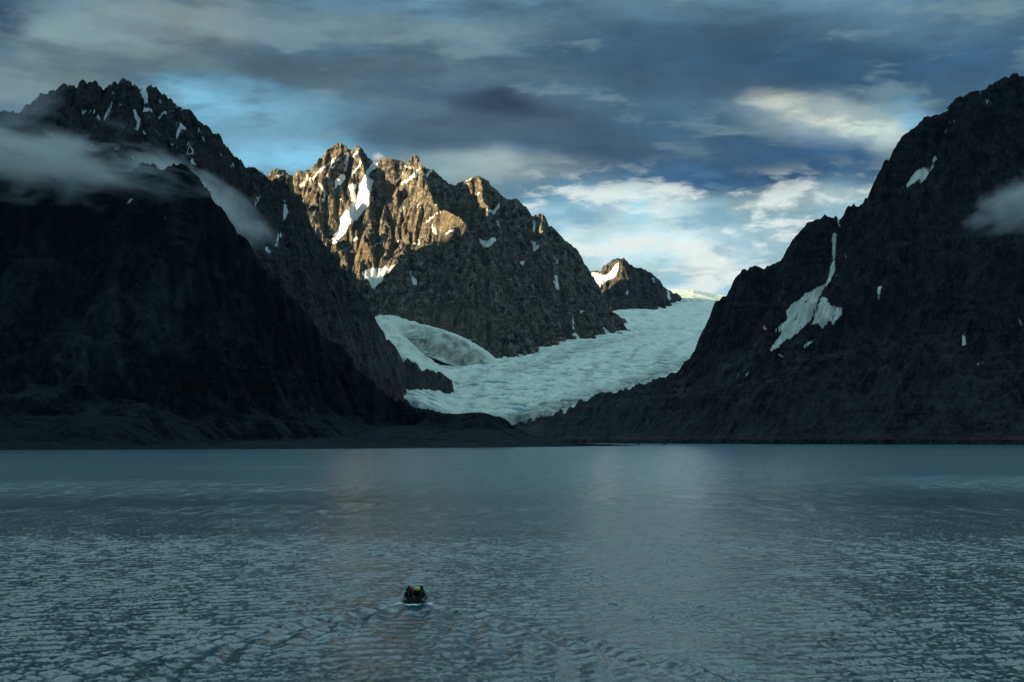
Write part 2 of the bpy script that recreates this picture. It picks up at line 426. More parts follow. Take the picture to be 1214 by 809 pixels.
# cloud relief
n1 = t.noise(t.comb(t.m('MULTIPLY', U0, 1 / 120.), t.m('MULTIPLY', V0, 1 / 52.), 3.), 1., 9, .61, .12)
n2 = t.noise(t.comb(t.m('MULTIPLY', U0, 1 / 330.), t.m('MULTIPLY', V0, 1 / 95.), 9.), 1., 4, .5)
c = t.v('SCALE', c, sc=t.m('MULTIPLY', t.mr(n1, .25, .75, .72, 1.36), t.mr(n2, .3, .7, .9, 1.2)))
pz = t.noise(t.comb(t.m('MULTIPLY', U0, 1 / 92.), t.m('MULTIPLY', V0, 1 / 34.), 21.), 1., 8, .6, .2)
zone = t.m('MULTIPLY', t.mr(V, 120, 190, 0, 1, smooth=True), t.mr(V, 330, 270, 0, 1, smooth=True))
zone = t.m('MULTIPLY', zone, t.m('MULTIPLY', t.mr(U, -60, 60, 0, 1, smooth=True), t.mr(U, 520, 330, .3, 1, smooth=True)))
c = t.mix(t.m('MULTIPLY', t.mr(pz, .48, .62, 0, .92, smooth=True), zone), c, lc((214, 224, 219)))
c = t.mix(t.m('MULTIPLY', t.mr(pz, .47, .34, 0, .55, smooth=True), zone), c, lc((104, 150, 176)))
dk = t.noise(t.comb(t.m('MULTIPLY', U0, 1 / 165.), t.m('MULTIPLY', V0, 1 / 44.), 5.), 1., 8, .6, .2)
deck = t.m('MULTIPLY', t.mr(V, 290, 360, 0, 1, smooth=True), t.mr(V, 620, 540, 0, 1, smooth=True))
c = t.mix(t.m('MULTIPLY', t.mr(dk, .48, .36, 0, .4, smooth=True), deck), c, lc((54, 76, 96)))
c = t.mix(t.m('MULTIPLY', t.mr(dk, .53, .66, 0, .65, smooth=True), deck), c, lc((112, 138, 148)))
# unseen sky behind the ship darkened to dim the slopes facing it, lighter overhead
back = t.mr(dy, .5, -.5, 0, 1, smooth=True); low = t.mr(dz, .85, .3, 0, 1, smooth=True)
c = t.mix(t.m('MULTIPLY', back, t.m('MULTIPLY', low, .92)), c, lc((34, 50, 62)))
t.put(bg.inputs[0], c); bg.inputs[1].default_value = .1
w.cycles.sampling_method = 'MANUAL'; w.cycles.sample_map_resolution = 1024

# ------------------------------------------------------------------ MOUNTAINS
def finish(f, name, mat, label, snow, shore=None, zcut=-30, extra_scree=None):
    nx, ny, nz = f.normals()
    gentle = sstep(.55, .85, nz)
    sc = np.clip(gentle * .5 + sstep(.02, .5, f.lay) * .6 + sstep(6, 40, f.flow) * .5, 0, 1) * sstep(20, 120, f.D)
    if extra_scree is not None: sc = np.clip(np.maximum(sc * .35, extra_scree), 0, 1)
    o = grid_mesh(name, f.X, f.Y, f.H, mat, dict(snow=snow, scree=sc), mask=f.H > zcut, smooth=False)
    print(name, len(o.data.vertices), round(time.time() - T0, 1)); 
    return tag(o, label, 'mountain', kind='structure')

# --- A: black mountain on the near left shore, with the low spit at its foot
f = Field(-1900, 520, 1820, 3900, 5.0, 11)
crA = [(-560, 60, 2900), (-300, 120, 2850), (-120, 175, 2850), (-40, 188, 2850), (20, 200, 2860), (60, 196, 2870), (100, 203, 2880), (130, 205, 2890), (152, 204, 2890), (158, 197, 2890), (164, 190, 2890), (171, 189, 2890), (176, 192, 2890), (181, 201, 2890), (186, 198, 2890), (190, 193, 2890), (197, 191, 2890), (205, 192, 2890), (212, 197, 2890), (219, 206, 2890), (229, 218, 2895), (242, 233, 2900), (256, 246, 2905),
       (275, 262, 2910), (295, 282, 2920), (312, 305, 2930), (330, 325, 2940), (350, 345, 2950), (368, 365, 2960), (385, 385, 2970), (400, 402, 2980), (420, 421, 2990), (440, 445, 3000), (456, 461, 3010), (485, 477, 3020), (515, 487, 3030), (530, 490, 3040)]
cA = dense(crA, 5, 3, 1)
f.ridge(cA, 1.25, .42, 260, kx=2.2)
f.ribs(46, 60, 620, 4, zmin=25)
f.ribs(70, 26, 260, 5, zmin=25)
# moraine hill and spit
hill = dense([(500, 484, 3030), (530, 490, 2990), (548, 490, 2960), (562, 488.5, 2930), (578, 490, 2930), (592, 494, 2930), (605, 501, 2930), (618, 508, 2930), (632, 515, 2930), (650, 521, 2930), (675, 524.4, 2940), (705, 526.2, 2950), (725, 526.9, 2950), (742, 528.4, 2960)], 1.0, 3, 2)
f.ridge(hill, .42, .16, 60, reach=900, warp=.3, kx=1.6)
shx = np.array([-2000, -700, -260, -50, 80, 130, 180, 230, 300, 600]); shy = np.array([1640, 1880, 2150, 2420, 2600, 2700, 2760, 2790, 2850, 3300.])
ys = np.interp(f.X, shx, shy) + 22 * fbm(f.X / 160, f.X * 0, 4, 91) + 8 * fbm(f.X / 30, f.X * 0, 3, 92)
ds = f.Y - ys
f.carve(42, 80, 24, 140)
f.wear(60000, 3, .35)
apron = 1.2 + .022 * np.clip(ds, 0, 600) + 10 * sstep(40, 200, ds) * (.5 + fbm(f.X / 110, f.Y / 60, 5, 33)) + 2.6 * fbm(f.X / 13, f.Y / 13, 4, 34) * sstep(0, 30, ds)
hh = f.H * sstep(0, 170, ds) + (1 - sstep(0, 170, ds)) * np.minimum(f.H, 9)
k = 14.; h = np.clip(.5 + .5 * (hh - apron) / k, 0, 1); blend = apron + (hh - apron) * h + k * h * (1 - h) * .5
sw = sstep(-60, 110, f.X); spit = f.X > 60
f.H = blend * (1 - sw) + (np.maximum(f.H, -6) + .8 * fbm(f.X / 9, f.Y / 9, 3, 35)) * sw
f.H = np.where(ds < 0, np.minimum(f.H, .9 + ds * .09), f.H)
f.H = np.where((ds >= 0) & (ds < 22) & ~spit, np.minimum(f.H, .9 + .05 * ds), f.H)
pxA, pyA = f.px()
sdv = snow_map(f, [], [])
def strip(pts, soft=6., pq=None):
    px, py = pq if pq else (pxA, pyA)
    w = 5 * fbm(f.X / 60, f.Y / 60, 4, 66)
    return np.clip(.5 + stroke_sd(px + w, py, pts) / soft, 0, 1)
ex = np.maximum.reduce([strip([(152, 235, 2), (154, 270, 2), (146, 300, 3), (139, 330, 4), (137, 365, 5), (135, 400, 7), (146, 440, 4), (160, 462, 2)]),
     .75 * strip([(138, 330, 4), (118, 370, 16), (100, 420, 28), (78, 434, 18)]), .75 * strip([(190, 310, 3), (185, 350, 16), (182, 395, 26), (220, 412, 8)]),
     .6 * strip([(72, 235, 2), (40, 300, 14), (14, 350, 22), (-30, 400, 20)]), .5 * strip([(236, 278, 2), (224, 330, 6), (205, 370, 12)])])
bench = .3 * sstep(.25, .6, fbm(f.X / 190, f.Y / 50, 4, 77) + .35) * sstep(20, 60, ds) * sstep(300, 150, ds)
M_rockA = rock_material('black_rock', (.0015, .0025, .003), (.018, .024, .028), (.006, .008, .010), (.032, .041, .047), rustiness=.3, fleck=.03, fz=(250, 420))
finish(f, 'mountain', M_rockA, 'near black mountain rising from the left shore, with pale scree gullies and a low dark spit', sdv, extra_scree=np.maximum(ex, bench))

# --- B: jagged ridge behind it, with snow in its gullies
f = Field(-2700, 40, 3900, 6900, 6.0, 23)
crB = [(-700, 40, 4700), (-420, 70, 4600), (-200, 120, 4550), (-60, 138, 4550), (0, 129, 4560), (10, 129, 4560), (16, 134, 4565), (22, 127, 4570), (32, 117, 4580), (42, 109, 4590), (52, 103, 4600), (62, 99, 4600), (70, 97, 4600), (78, 98, 4600), (85, 101, 4600), (91, 97, 4600), (95, 92, 4600), (99, 96, 4600), (103, 92, 4600), (107, 98, 4600), (112, 94, 4600), (117, 99, 4600), (124, 103, 4600), (129, 98, 4600), (133, 102, 4600), (139, 96, 4600), (143, 99, 4600), (148, 94, 4600), (154, 92, 4600), (160, 95, 4600), (165, 101, 4600), (172, 104, 4605), (178, 107, 4610), (182, 101, 4612), (186, 98, 4615), (190, 102, 4618), (193, 109, 4620), (198, 107, 4624), (204, 114, 4630), (215, 124, 4640),
       (230, 138, 4660), (245, 149, 4680), (260, 159, 4700), (275, 172, 4725), (290, 186, 4750), (303, 198, 4780), (313, 205, 4800), (321, 213, 4825), (328, 209, 4850), (336, 211, 4870), (345, 216, 4890), (355, 226, 4920), (363, 238, 4950), (370, 252, 4980), (378, 267, 5010), (387, 284, 5040), (397, 300, 5080), (410, 318, 5130), (424, 338, 5190), (436, 354, 5240), (445, 370, 5280), (455, 387, 5330), (466, 402, 5390), (480, 415, 5450), (494, 425, 5500), (508, 433, 5550), (522, 442, 5600), (532, 448, 5640)]
cB = dense(crB, 16, 3, 5)
f.ridge(cB, 2.1, .95, 260, side=(.9, 1.0), kx=1.7)
f.ribs(44, 62, 520, 9, zmin=60)
f.ribs(80, 28, 240, 10, zmin=60)
f.carve(55, 70, 34, 120, crest=40)
f.wear(60000, 3, .35)
sB = [[(170, 103, 1.5), (171, 112, 3), (174, 122, 2)], [(158, 128, .8), (161, 137, 2), (165, 146, 2.4), (160, 157, 1)], [(173, 131, 2), (181, 130, 1.2)], [(100, 132, 1.3), (112, 131, 1.3)], [(114, 141, 1.6), (126, 137, 1.8), (132, 128, 1.2)],
      [(187, 143, .8), (194, 135, 1)], [(209, 166, 1.6), (213, 153, 1.4)], [(213, 148, 1.2), (219, 152, 1)], [(220, 178, 1.2), (227, 190, 1.8), (230, 196, .6)], [(228, 176, 1.2), (229, 183, 1)], [(260, 178, .8), (262, 185, .8)], [(304, 244, 1), (307, 234, 1.3)], [(336, 237, .8), (338, 250, 1.8), (337, 261, 1)], [(327, 291, 1.2), (333, 277, 1.4)], [(317, 295, 2), (320, 299, 1.5)], [(275, 196, 1.4), (277, 198, .8)],
      [(189, 117, .7), (190, 124, .8)], [(196, 133, .8), (200, 132, .8)], [(236, 152, .8), (236, 158, .5)], [(247, 156, .7), (249, 161, .7)], [(253, 231, .6), (256, 226, .6)], [(143, 120, .8), (142, 128, .9)], [(134, 105, .7), (137, 116, .6)], [(224, 168, .8), (225, 172, .8)], [(203, 133, .9), (206, 132, .9)], [(240, 162, .6), (243, 168, .7)], [(170, 152, 1), (172, 159, .8)], [(213, 131, 1), (217, 128, .8)]]
snB = snow_map(f, [], sB, 1.4)
foot = sstep(560, 260, f.H + 70 * fbm(f.X / 120, f.Y / 120, 4, 93)) * (.55 + .6 * fbm(f.X / 45, f.Y / 45, 4, 94))
M_rockB = rock_material('dark_rock', (.0035, .004, .0045), (.100, .094, .092), (.044, .032, .026), (.125, .105, .092), fleck=.10, fz=(550, 900))
finish(f, 'mountain', M_rockB, 'jagged dark ridge behind the near left mountain, snow streaks in its gullies', snB, extra_scree=foot)

# --- unseen ridge added far out left, its heights shaped to block the sun
f = Field(-5900, -2900, -2600, 8000, 40.0, 29)
ln = np.array([[-4600, -2500, 1300], [-4400, -1500, 1900], [-4200, 0, 2150], [-4000, 2000, 2200], [-3900, 3000, 2200], [-3800, 4200, 2200], [-3700, 4800, 2050], [-3700, 5150, 1680], [-3750, 5400, 1200], [-3800, 5700, 900], [-3900, 7300, 800]])
f.ridge(ln, 1.5, 1.0, 300, reach=4000); f.carve(80, 200, 60, 420); f.wear(4000, 2)
finish(f, 'mountain', M_rockB, 'unseen high ridge added beyond the left edge to keep the low sun off the fjord', f.X * 0)

# --- C: sunlit massif in the middle
f = Field(-1950, 1150, 6020, 8500, 5.5, 37)
crC = [(250, 225, 7300), (290, 214, 7500), (310, 212, 7650), (317, 208, 7700), (321, 202, 7700), (327, 200, 7700), (335, 201, 7700), (341, 203, 7700), (346, 208, 7700), (351, 202, 7700), (359, 200, 7700), (365, 199, 7700), (369, 193, 7700), (374, 189, 7700), (379, 185, 7700), (384, 178, 7700), (388, 174, 7700), (393, 171, 7700), (399, 169, 7700), (405, 171, 7700), (408, 175, 7700), (413, 175, 7700), (416, 180, 7700), (419, 174, 7690), (424, 171.5, 7680), (429, 175, 7680), (434, 181, 7670), (440, 188, 7660), (447, 193, 7650), (452, 190, 7650), (458, 187, 7650), (466, 189, 7640), (474, 190, 7640), (483, 192, 7620), (486, 187, 7610), (490, 184, 7600), (495, 184, 7600), (498, 188, 7600), (501, 193, 7600), (506, 198, 7600), (510, 199, 7600), (513, 202, 7600), (517, 201, 7600), (520, 205, 7600), (526, 209, 7600), (533, 216, 7600), (538, 218, 7600), (546, 216, 7600), (554, 214, 7600), (560, 211, 7600), (566, 208, 7600), (571, 211, 7600), (577, 214, 7600), (583, 222, 7600), (592, 231, 7600), (601, 236, 7600), (610, 235, 7600), (616, 240, 7600), (622, 246, 7600), (628, 255, 7600), (633, 254, 7600), (639, 252, 7600), (645, 261, 7600), (653, 270, 7610), (667, 284, 7620), (675, 288, 7630), (682, 296, 7640), (688, 304, 7650), (692, 312, 7660), (702, 323, 7680), (708, 331, 7700), (713, 340, 7710), (719, 350, 7720), (725, 360, 7740), (731, 368, 7750), (738, 375, 7760), (748, 385, 7780), (756, 393, 7800), (764, 402, 7820)]
cC = dense(crC, 14, 3, 8)
f.ridge(cC, 1.9, 1.1, 330, side=(.9, 1))
g1 = dense([(496, 185, 7590), (502, 198, 7510), (508, 212, 7440), (512, 225, 7370), (517, 240, 7290), (530, 250, 7220), (545, 256, 7160), (552, 264, 7100), (540, 268, 7060), (524, 273, 7030), (512, 284, 7000), (498, 292, 6980), (478, 310, 6960), (460, 328, 6950), (446, 341, 6950), (438, 352, 6960)], 12, 3, 9)
f.ridge(g1, 1.6, 1.1, 260, reach=1300)
g2 = dense([(425, 173, 7680), (430, 196, 7560), (436, 222, 7440), (428, 245, 7360), (412, 272, 7300), (400, 288, 7260)], 10, 3, 10)
g3 = dense([(402, 171, 7690), (398, 192, 7570), (384, 212, 7480), (372, 236, 7400), (368, 262, 7340)], 10, 3, 11)
g4 = dense([(464, 190, 7640), (470, 218, 7520), (474, 246, 7420), (470, 272, 7320), (462, 298, 7230)], 10, 3, 12)
g5 = dense([(410, 236, 7400), (406, 248, 7360), (398, 262, 7320), (390, 276, 7290)], 8, 3, 13)
g6 = dense([(568, 209, 7590), (575, 240, 7450), (580, 275, 7280), (586, 320, 7060), (590, 365, 6860), (596, 405, 6680)], 12, 3, 14)
g7 = dense([(640, 253, 7590), (646, 290, 7470), (650, 325, 7330), (655, 360, 7190), (660, 395, 7060)], 12, 3, 15)
g8 = dense([(552, 265, 7040), (556, 300, 6920), (560, 340, 6790), (566, 380, 6660)], 10, 3, 16)
for g in (g2, g3, g4, g6, g7, g8): f.ridge(g, 1.6, 1.05, 160, reach=520)
f.ridge(g5, 1.6, 1.1, 120, reach=300)
f.ribs(50, 60, 520, 21, zmin=200)
f.ribs(110, 30, 240, 22, zmin=200)
f.carve(50, 80, 36, 140, crest=40)
f.wear(70000, 3, .35)
def corridor(pts, k=2.1, deep=38):
    p = np.array([[*P(a, b, y), hw, cap] for a, b, y, hw, cap in pts])
    lo = np.full(f.X.shape, 1e9)
    for a, b in zip(p[:-1], p[1:]):
        e = b[:2] - a[:2]; t = np.clip(((f.X - a[0]) * e[0] + (f.Y - a[1]) * e[1]) / (e @ e), 0, 1)
        dd = np.hypot(f.X - a[0] - e[0] * t, f.Y - a[1] - e[1] * t); hw = a[3] + (b[3] - a[3]) * t
        lo = np.minimum(lo, a[2] + (b[2] - a[2]) * t - deep - .25 * np.minimum(dd, hw) + k * np.maximum(dd - hw, 0) + 6 * np.maximum(dd - hw - 120, 0))
    return lo
TONGUE = [(462, 374, 6720, 80, 60), (478, 379, 6640, 120, 80), (500, 385, 6550, 145, 95), (530, 393, 6490, 145, 105), (556, 404, 6440, 130, 105), (576, 418, 6400, 105, 95), (592, 436, 6350, 80, 80)]
STREAM = [(452, 374, 6560, 60, 50), (464, 393, 6420, 80, 50), (480, 410, 6300, 95, 50), (500, 424, 6220, 100, 50), (520, 436, 6160, 100, 50), (540, 447, 6110, 90, 46), (556, 456, 6060, 80, 60)]
VALLEY = TONGUE + [(585, 447, 6270, 90, 60)]
lo = np.minimum(corridor(VALLEY), corridor(STREAM, deep=30)) + 12 * fbm(f.X / 60, f.Y / 60, 4, 88)
f.H = np.minimum(f.H, lo).astype(np.float32)
pC = [[(405, 206), (399, 213), (396, 222), (389, 228), (384, 238), (376, 246), (372, 250), (378, 243), (380, 236), (385, 229), (392, 227), (398, 222), (404, 220), (408, 213), (411, 209)],
      [(438, 196), (443, 192), (450, 194), (447, 199), (440, 203), (437, 212), (444, 213), (446, 211), (439, 230), (441, 238), (435, 246), (430, 254), (420, 263), (408, 277), (399, 288), (394, 288), (393, 284), (401, 272), (405, 258), (413, 246), (423, 232), (428, 216), (434, 206)],
      [(412, 222), (421, 217), (424, 220), (420, 229), (424, 233), (419, 243), (415, 243), (417, 232)],
      [(428, 324), (432, 321), (444, 318), (456, 316), (467, 314), (474, 312), (462, 322), (455, 329), (447, 339), (442, 344), (438, 334)]]
sC = [[(386, 196, .8), (376, 206, 1.1), (366, 214, .8)], [(404, 186, .7), (392, 200, 1)], [(430, 186, .8), (424, 198, 1.2), (417, 208, .9)], [(478, 206, .7), (470, 216, 1)], [(523, 250, .6), (507, 262, 1)], [(413, 182, .8), (410, 195, 1), (409, 203, 1)], [(424, 180, .8), (413, 190, .8)], [(399, 187, 1), (389, 195, .9)], [(330, 209, 1.2), (336, 205, 1)], [(365, 207, 1), (364, 213, .8)], [(378, 216, .8), (384, 226, 1.2)], [(356, 221, 1.4), (362, 217, 1)], [(475, 218, 1), (494, 208, 2)], [(499, 202, .8), (479, 197, 1)], [(505, 208, 1.2), (512, 202, 1)], [(474, 253, .6), (478, 243, 1)], [(495, 246, 1), (497, 241, .8)], [(513, 267, 1), (516, 276, 2)], [(496, 283, 1.2), (497, 291, 1)], [(421, 284, 1.6), (424, 281, 1)], [(444, 293, .8), (453, 286, .9)],
      [(530, 276, 1), (538, 272, 1)], [(569, 285, 1.5), (577, 290, 3), (586, 284, 1.4)], [(576, 249, 1.2), (582, 251, 1)], [(585, 252, 1.5), (593, 243, 1.2)], [(630, 228, 0.8), (633, 240, 1)], [(631, 285, 1), (634, 296, 1.6), (639, 291, 1)], [(618, 312, 1.6), (620, 311, 1.6)], [(659, 328, 2), (661, 342, 1.6)], [(658, 304, .8), (661, 311, .8)], [(632, 263, 1), (633, 274, 1)], [(486, 322, 1), (492, 336, 1.4)], [(688, 370, 1.2), (692, 369, 1)], [(680, 374, .8), (680, 390, .6)], [(554, 214, 1), (560, 212, 1.2)], [(566, 227, 1), (567, 231, .8)],
      [(715, 389, 1), (723, 397, 2), (735, 402, 2)], [(736, 392, 1), (752, 400, 1.6)], [(680, 396, 1), (690, 406, 1.6), (700, 410, 1.6)], [(676, 404, .8), (688, 411, 1.2)], [(706, 401, .8), (716, 405, 1.6)], [(742, 374, 2.5), (755, 390, 3)], [(487, 291, 1), (491, 289, 1)], [(590, 262, .6), (592, 268, .6)], [(468, 288, .6), (478, 282, .7)]]
snC = snow_map(f, pC, sC, 1.5)
M_rockC = rock_material('tan_rock', (.006, .007, .010), (.345, .300, .235), (.14, .104, .072), (.08, .073, .066), snow=(.90, .90, .88), relief=1.2, rustiness=.55, fleck=.07, fz=(800, 1200))
finish(f, 'mountain', M_rockC, 'central peaks with golden sunlit tops, white snow couloirs and a dark front buttress', snC)

# --- E: small peak at the head of the glacier
f = Field(250, 1700, 8200, 10300, 8.0, 41)
crE = [(650, 345, 9600), (690, 324, 9350), (701, 321, 9250), (710, 321, 9150), (716, 317, 9080), (721, 313, 9030), (727, 308, 8990), (733, 306, 8960), (738, 305, 8950), (743, 309, 8955), (750, 315, 8970), (759, 317, 9000), (767, 321, 9040), (774, 326, 9090), (781, 333, 9160), (788, 339, 9240), (795, 344, 9340), (801, 347, 9440), (806, 349, 9550), (810, 354, 9680), (815, 362, 9850)]
cE = dense(crE, 14, 3, 17)
f.ridge(cE, 1.35, .95, 300)
f.ribs(24, 45, 400, 31, zmin=600)
f.carve(46, 90, 30, 160); f.wear(20000, 3, .35)
pE = [[(700, 323), (705, 323), (712, 325), (719, 327), (727, 318), (734, 311), (733, 319), (730, 328), (722, 332), (714, 338), (709, 344), (703, 334)]]
sE = [[(792, 345, 1), (793, 355, 1.4)], [(774, 330, 1), (775, 334, 1)], [(746, 372, 2), (757, 384, 3)], [(764, 384, 1.5), (778, 381, 2), (792, 375, 2)], [(742, 350, 1), (744, 346, .8)], [(785, 372, 1.2), (790, 366, .8)]]
snE = snow_map(f, pE, sE, 1.)
M_rockE = rock_material('grey_rock', (.010, .012, .015), (.17, .15, .13), (.10, .085, .066), (.10, .09, .08), snow=(.88, .90, .90), relief=1.4)
finish(f, 'mountain', M_rockE, 'small distant peak with a snowy left shoulder at the head of the glacier', snE)

# --- D: dark mountain on the right shore with its moraine
f = Field(-60, 2700, 3380, 6500, 6.0, 53)
crD = [(1640, 90, 4600), (1500, 60, 4650), (1400, 95, 4700), (1310, 78, 4700), (1260, 105, 4700), (1230, 96, 4700), (1214, 89, 4700), (1206, 88, 4700), (1200, 87, 4700), (1192, 91, 4700), (1180, 97, 4700), (1172, 103, 4700), (1166, 107, 4700), (1156, 107, 4700), (1147, 109, 4700), (1140, 112, 4705), (1133, 118, 4710), (1129, 126, 4715), (1124, 130, 4720), (1114, 134, 4730), (1106, 137, 4740), (1101, 136, 4750), (1097, 141, 4755), (1091, 144, 4760), (1085, 150, 4765), (1079, 153, 4770), (1072, 160, 4775), (1066, 165, 4780), (1061, 174, 4780), (1056, 182, 4780), (1050, 185, 4780), (1045, 190, 4780), (1042, 203, 4790), (1038, 214, 4790), (1032, 216, 4800), (1028, 221, 4800), (1024, 232, 4810), (1016, 239, 4820), (1008, 247, 4830), (1003, 256, 4840), (998, 258, 4840), (994, 254, 4850), (991, 257, 4850), (986, 257, 4855), (982, 255, 4860), (976, 255, 4860), (970, 258, 4870), (963, 261, 4880), (956, 267, 4890), (949, 275, 4900), (942, 284, 4910), (936, 293, 4920), (932, 303, 4930), (928, 308, 4940), (920, 313, 4950), (912, 315, 4960), (903, 315, 4970), (893, 316, 4985), (885, 318, 5000), (878, 327, 5020), (870, 340, 5040), (862, 351, 5060), (855, 362, 5090), (849, 373, 5110), (840, 388, 5140), (831, 402, 5170), (824, 414, 5190), (817, 424, 5200), (805, 432, 5210)]
cD = dense(crD, 14, 3, 18)
f.ridge(cD, 2.0, .62, 420, side=(.95, 1))
f.ribs(50, 66, 700, 45, zmin=80)
f.ribs(90, 30, 280, 46, zmin=80)
mo = dense([(830, 420, 5150), (812, 430, 5200), (795, 437, 5200), (780, 443, 5210), (766, 447, 5220), (748, 454, 5220), (730, 461, 5230), (714, 466, 5230), (698, 471, 5240), (685, 474, 5240), (672, 477, 5240), (655, 483, 5240), (636, 490, 5240), (625, 497, 5240), (614, 506, 5240), (600, 515, 5240)], 5, 3, 19)
f.ridge(mo, .42, .24, 220, reach=2200, warp=.5)
rb = dense([(1110, 300, 4450), (1040, 345, 4500), (985, 378, 4520), (950, 398, 4540), (915, 412, 4560), (880, 424, 4600), (850, 440, 4650), (820, 458, 4720)], 6, 3, 20)
f.ridge(rb, .95, .45, 160, reach=900)
rb2 = dense([(1250, 470, 3900), (1180, 478, 3900), (1100, 486, 3920), (1020, 484, 3980), (960, 490, 4080), (900, 488, 4200), (840, 494, 4350)], 4, 3, 26)
f.ridge(rb2, .42, .2, 90, reach=600)
shx = np.array([-200, 120, 250, 450, 700, 950, 1300, 2800]); shy = np.array([5120, 5060, 4950, 4560, 4150, 3850, 3560, 3480.])
ys = np.interp(f.X, shx, shy) + 26 * fbm(f.X / 180, f.X * 0, 4, 191) + 8 * fbm(f.X / 40, f.X * 0, 3, 192)
ds = f.Y - ys
f.carve(48, 85, 30, 150, crest=40)
f.wear(70000, 3, .35)
apron = 1.5 + .03 * np.clip(ds, 0, 900) + 9 * sstep(40, 260, ds) * (.5 + fbm(f.X / 170, f.Y / 90, 5, 133)) + 2.0 * fbm(f.X / 18, f.Y / 18, 3, 134) * sstep(0, 50, ds)
hh = f.H * sstep(0, 220, ds) + (1 - sstep(0, 220, ds)) * np.minimum(f.H, 14)
k = 24.; h = np.clip(.5 + .5 * (hh - apron) / k, 0, 1); f.H = apron + (hh - apron) * h + k * h * (1 - h) * .5
f.H = np.where(ds < 0, np.minimum(f.H, 1.2 + ds * .09), f.H)
f.H = np.where((f.Y > 5330) & (f.X < 760), np.minimum(f.H, np.interp(f.Y, [5330, 5600, 6500], [120, -40, -60])), f.H)
pD = [[(980, 336), (983, 336), (974, 346), (968, 362), (962, 378), (951, 390), (944, 396), (934, 402), (925, 410), (914, 418), (913, 414), (921, 402), (930, 392), (918, 394), (924, 386), (932, 380), (933, 366), (944, 357), (955, 348), (966, 342), (975, 338)],
      [(974, 351), (980, 354), (986, 362), (1002, 365), (998, 374), (990, 382), (983, 380), (974, 391), (970, 384), (962, 386), (967, 372)],
      [(1101, 196), (1097, 208), (1088, 214), (1075, 224), (1074, 218), (1080, 212), (1086, 202)]]
sD = [[(990, 276, 1.3), (989, 295, 1.5), (988, 318, 1.8), (981, 336, 1.6)], [(994, 256, 1), (995, 268, 1)], [(1106, 198, 1.2), (1097, 209, 1.6), (1092, 216, 1)], [(1109, 186, 1.5), (1107, 193, 1)], [(1066, 217, .8), (1070, 222, .8)], [(1126, 148, 1.2), (1132, 142, .8)], [(1168, 118, .8), (1174, 123, 1.2), (1180, 122, .7)], [(954, 411, 1.2), (966, 404, 1.2)], [(923, 420, 1.2), (928, 423, 1)], [(905, 388, 1.2), (907, 390, 1)], [(879, 446, 1), (887, 442, 1)], [(1041, 354, 1.2), (1044, 340, 1.3)], [(1142, 396, .8), (1143, 408, 2)], [(1155, 432, 1.3), (1164, 432, 1)], [(1208, 378, 1), (1212, 384, 1.4)], [(1003, 305, .8), (1006, 303, .6)], [(1108, 132, 1), (1124, 130, 1.2)], [(1147, 160, .6), (1149, 160, .6)], [(1119, 156, 1), (1123, 152, .6)], [(876, 444, .7), (870, 448, .6)]]
snD = snow_map(f, pD, sD, 1.3)
pq = f.px()
exD = np.maximum.reduce([.8 * strip([(905, 400, 3), (880, 430, 12), (850, 450, 14), (830, 462, 8)], 8, pq), .7 * strip([(1042, 435, 6), (1058, 450, 12), (1046, 470, 14)], 8, pq), .6 * strip([(1160, 440, 10), (1120, 470, 22), (1180, 480, 20)], 9, pq), .5 * strip([(1010, 490, 20), (950, 490, 14)], 10, pq)])
bench = .6 * sstep(.2, .6, fbm(f.X / 190, f.Y / 70, 4, 77) + .3) * sstep(0, 60, ds) * sstep(520, 200, ds)
mor = .75 * sstep(700, 300, f.X)
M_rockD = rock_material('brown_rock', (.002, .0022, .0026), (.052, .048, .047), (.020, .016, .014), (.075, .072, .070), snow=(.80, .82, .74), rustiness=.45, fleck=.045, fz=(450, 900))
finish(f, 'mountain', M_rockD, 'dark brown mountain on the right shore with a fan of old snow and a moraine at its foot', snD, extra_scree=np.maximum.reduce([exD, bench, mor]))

# ------------------------------------------------------------------ GLACIERS
def ice_material(name, base, dirt, dirtk):
    m, t, b = material(name)
    pos = t.new('ShaderNodeNewGeometry').outputs['Position']
    n = t.noise(pos, .02, 6, .65); n2 = t.noise(t.scale(pos, (.4, 1, 1)), .05, 6, .7)
    c = t.mix(t.mr(n, .35, .65), base[0], base[1])
    c = t.mix(t.mr(n2, .54, .68, 0, .6), c, base[2])
    c = t.mix(t.mr(t.attr('crev'), .12, .7, 0, .95), c, base[2])
    dm = t.m('MULTIPLY', t.attr('dirt'), t.mr(t.noise(pos, .03, 6, .7), .3, .62))
    c = t.mix(t.m('MULTIPLY', dm, dirtk, clamp=True), c, dirt)
    t.put(b.inputs['Base Color'], c); t.put(b.inputs['Roughness'], .6)
    hgt = t.m('ADD', t.m('MULTIPLY', t.noise(t.scale(pos, (.5, 1, 1)), .05, 6, .7), 9.), t.m('MULTIPLY', t.noise(pos, .25, 4, .6), 1.6))
    bp = t.new('ShaderNodeBump'); t.put(bp.inputs['Height'], hgt); bp.inputs['Distance'].default_value = 1.; bp.inputs['Strength'].default_value = .9
    t.put(b.inputs['Normal'], bp.outputs[0]); return m
ICE = ((.74, .78, .64), (.92, .92, .80), (.20, .34, .34))
M_ice = ice_material('glacier_ice', ICE, (.10, .09, .075), 1.)
gy = np.concatenate([np.arange(5270, 6800, 6.), np.arange(6800, 8400, 9.), np.arange(8400, 12600, 18.)])
gx = np.arange(-1250, 2700, 8.)
GX, GY = np.meshgrid(gx, gy)
gl = np.array([(503, 5280), (476, 5600), (442, 6250), (410, 7000), (390, 7700), (372, 8700), (360, 9700), (353.5, 10700), (351.5, 11400), (354, 12600)])
zc = HC + (YH - gl[:, 0]) / F * gl[:, 1]
def gz(y):
    z = np.interp(y, gl[:, 1], zc); return z
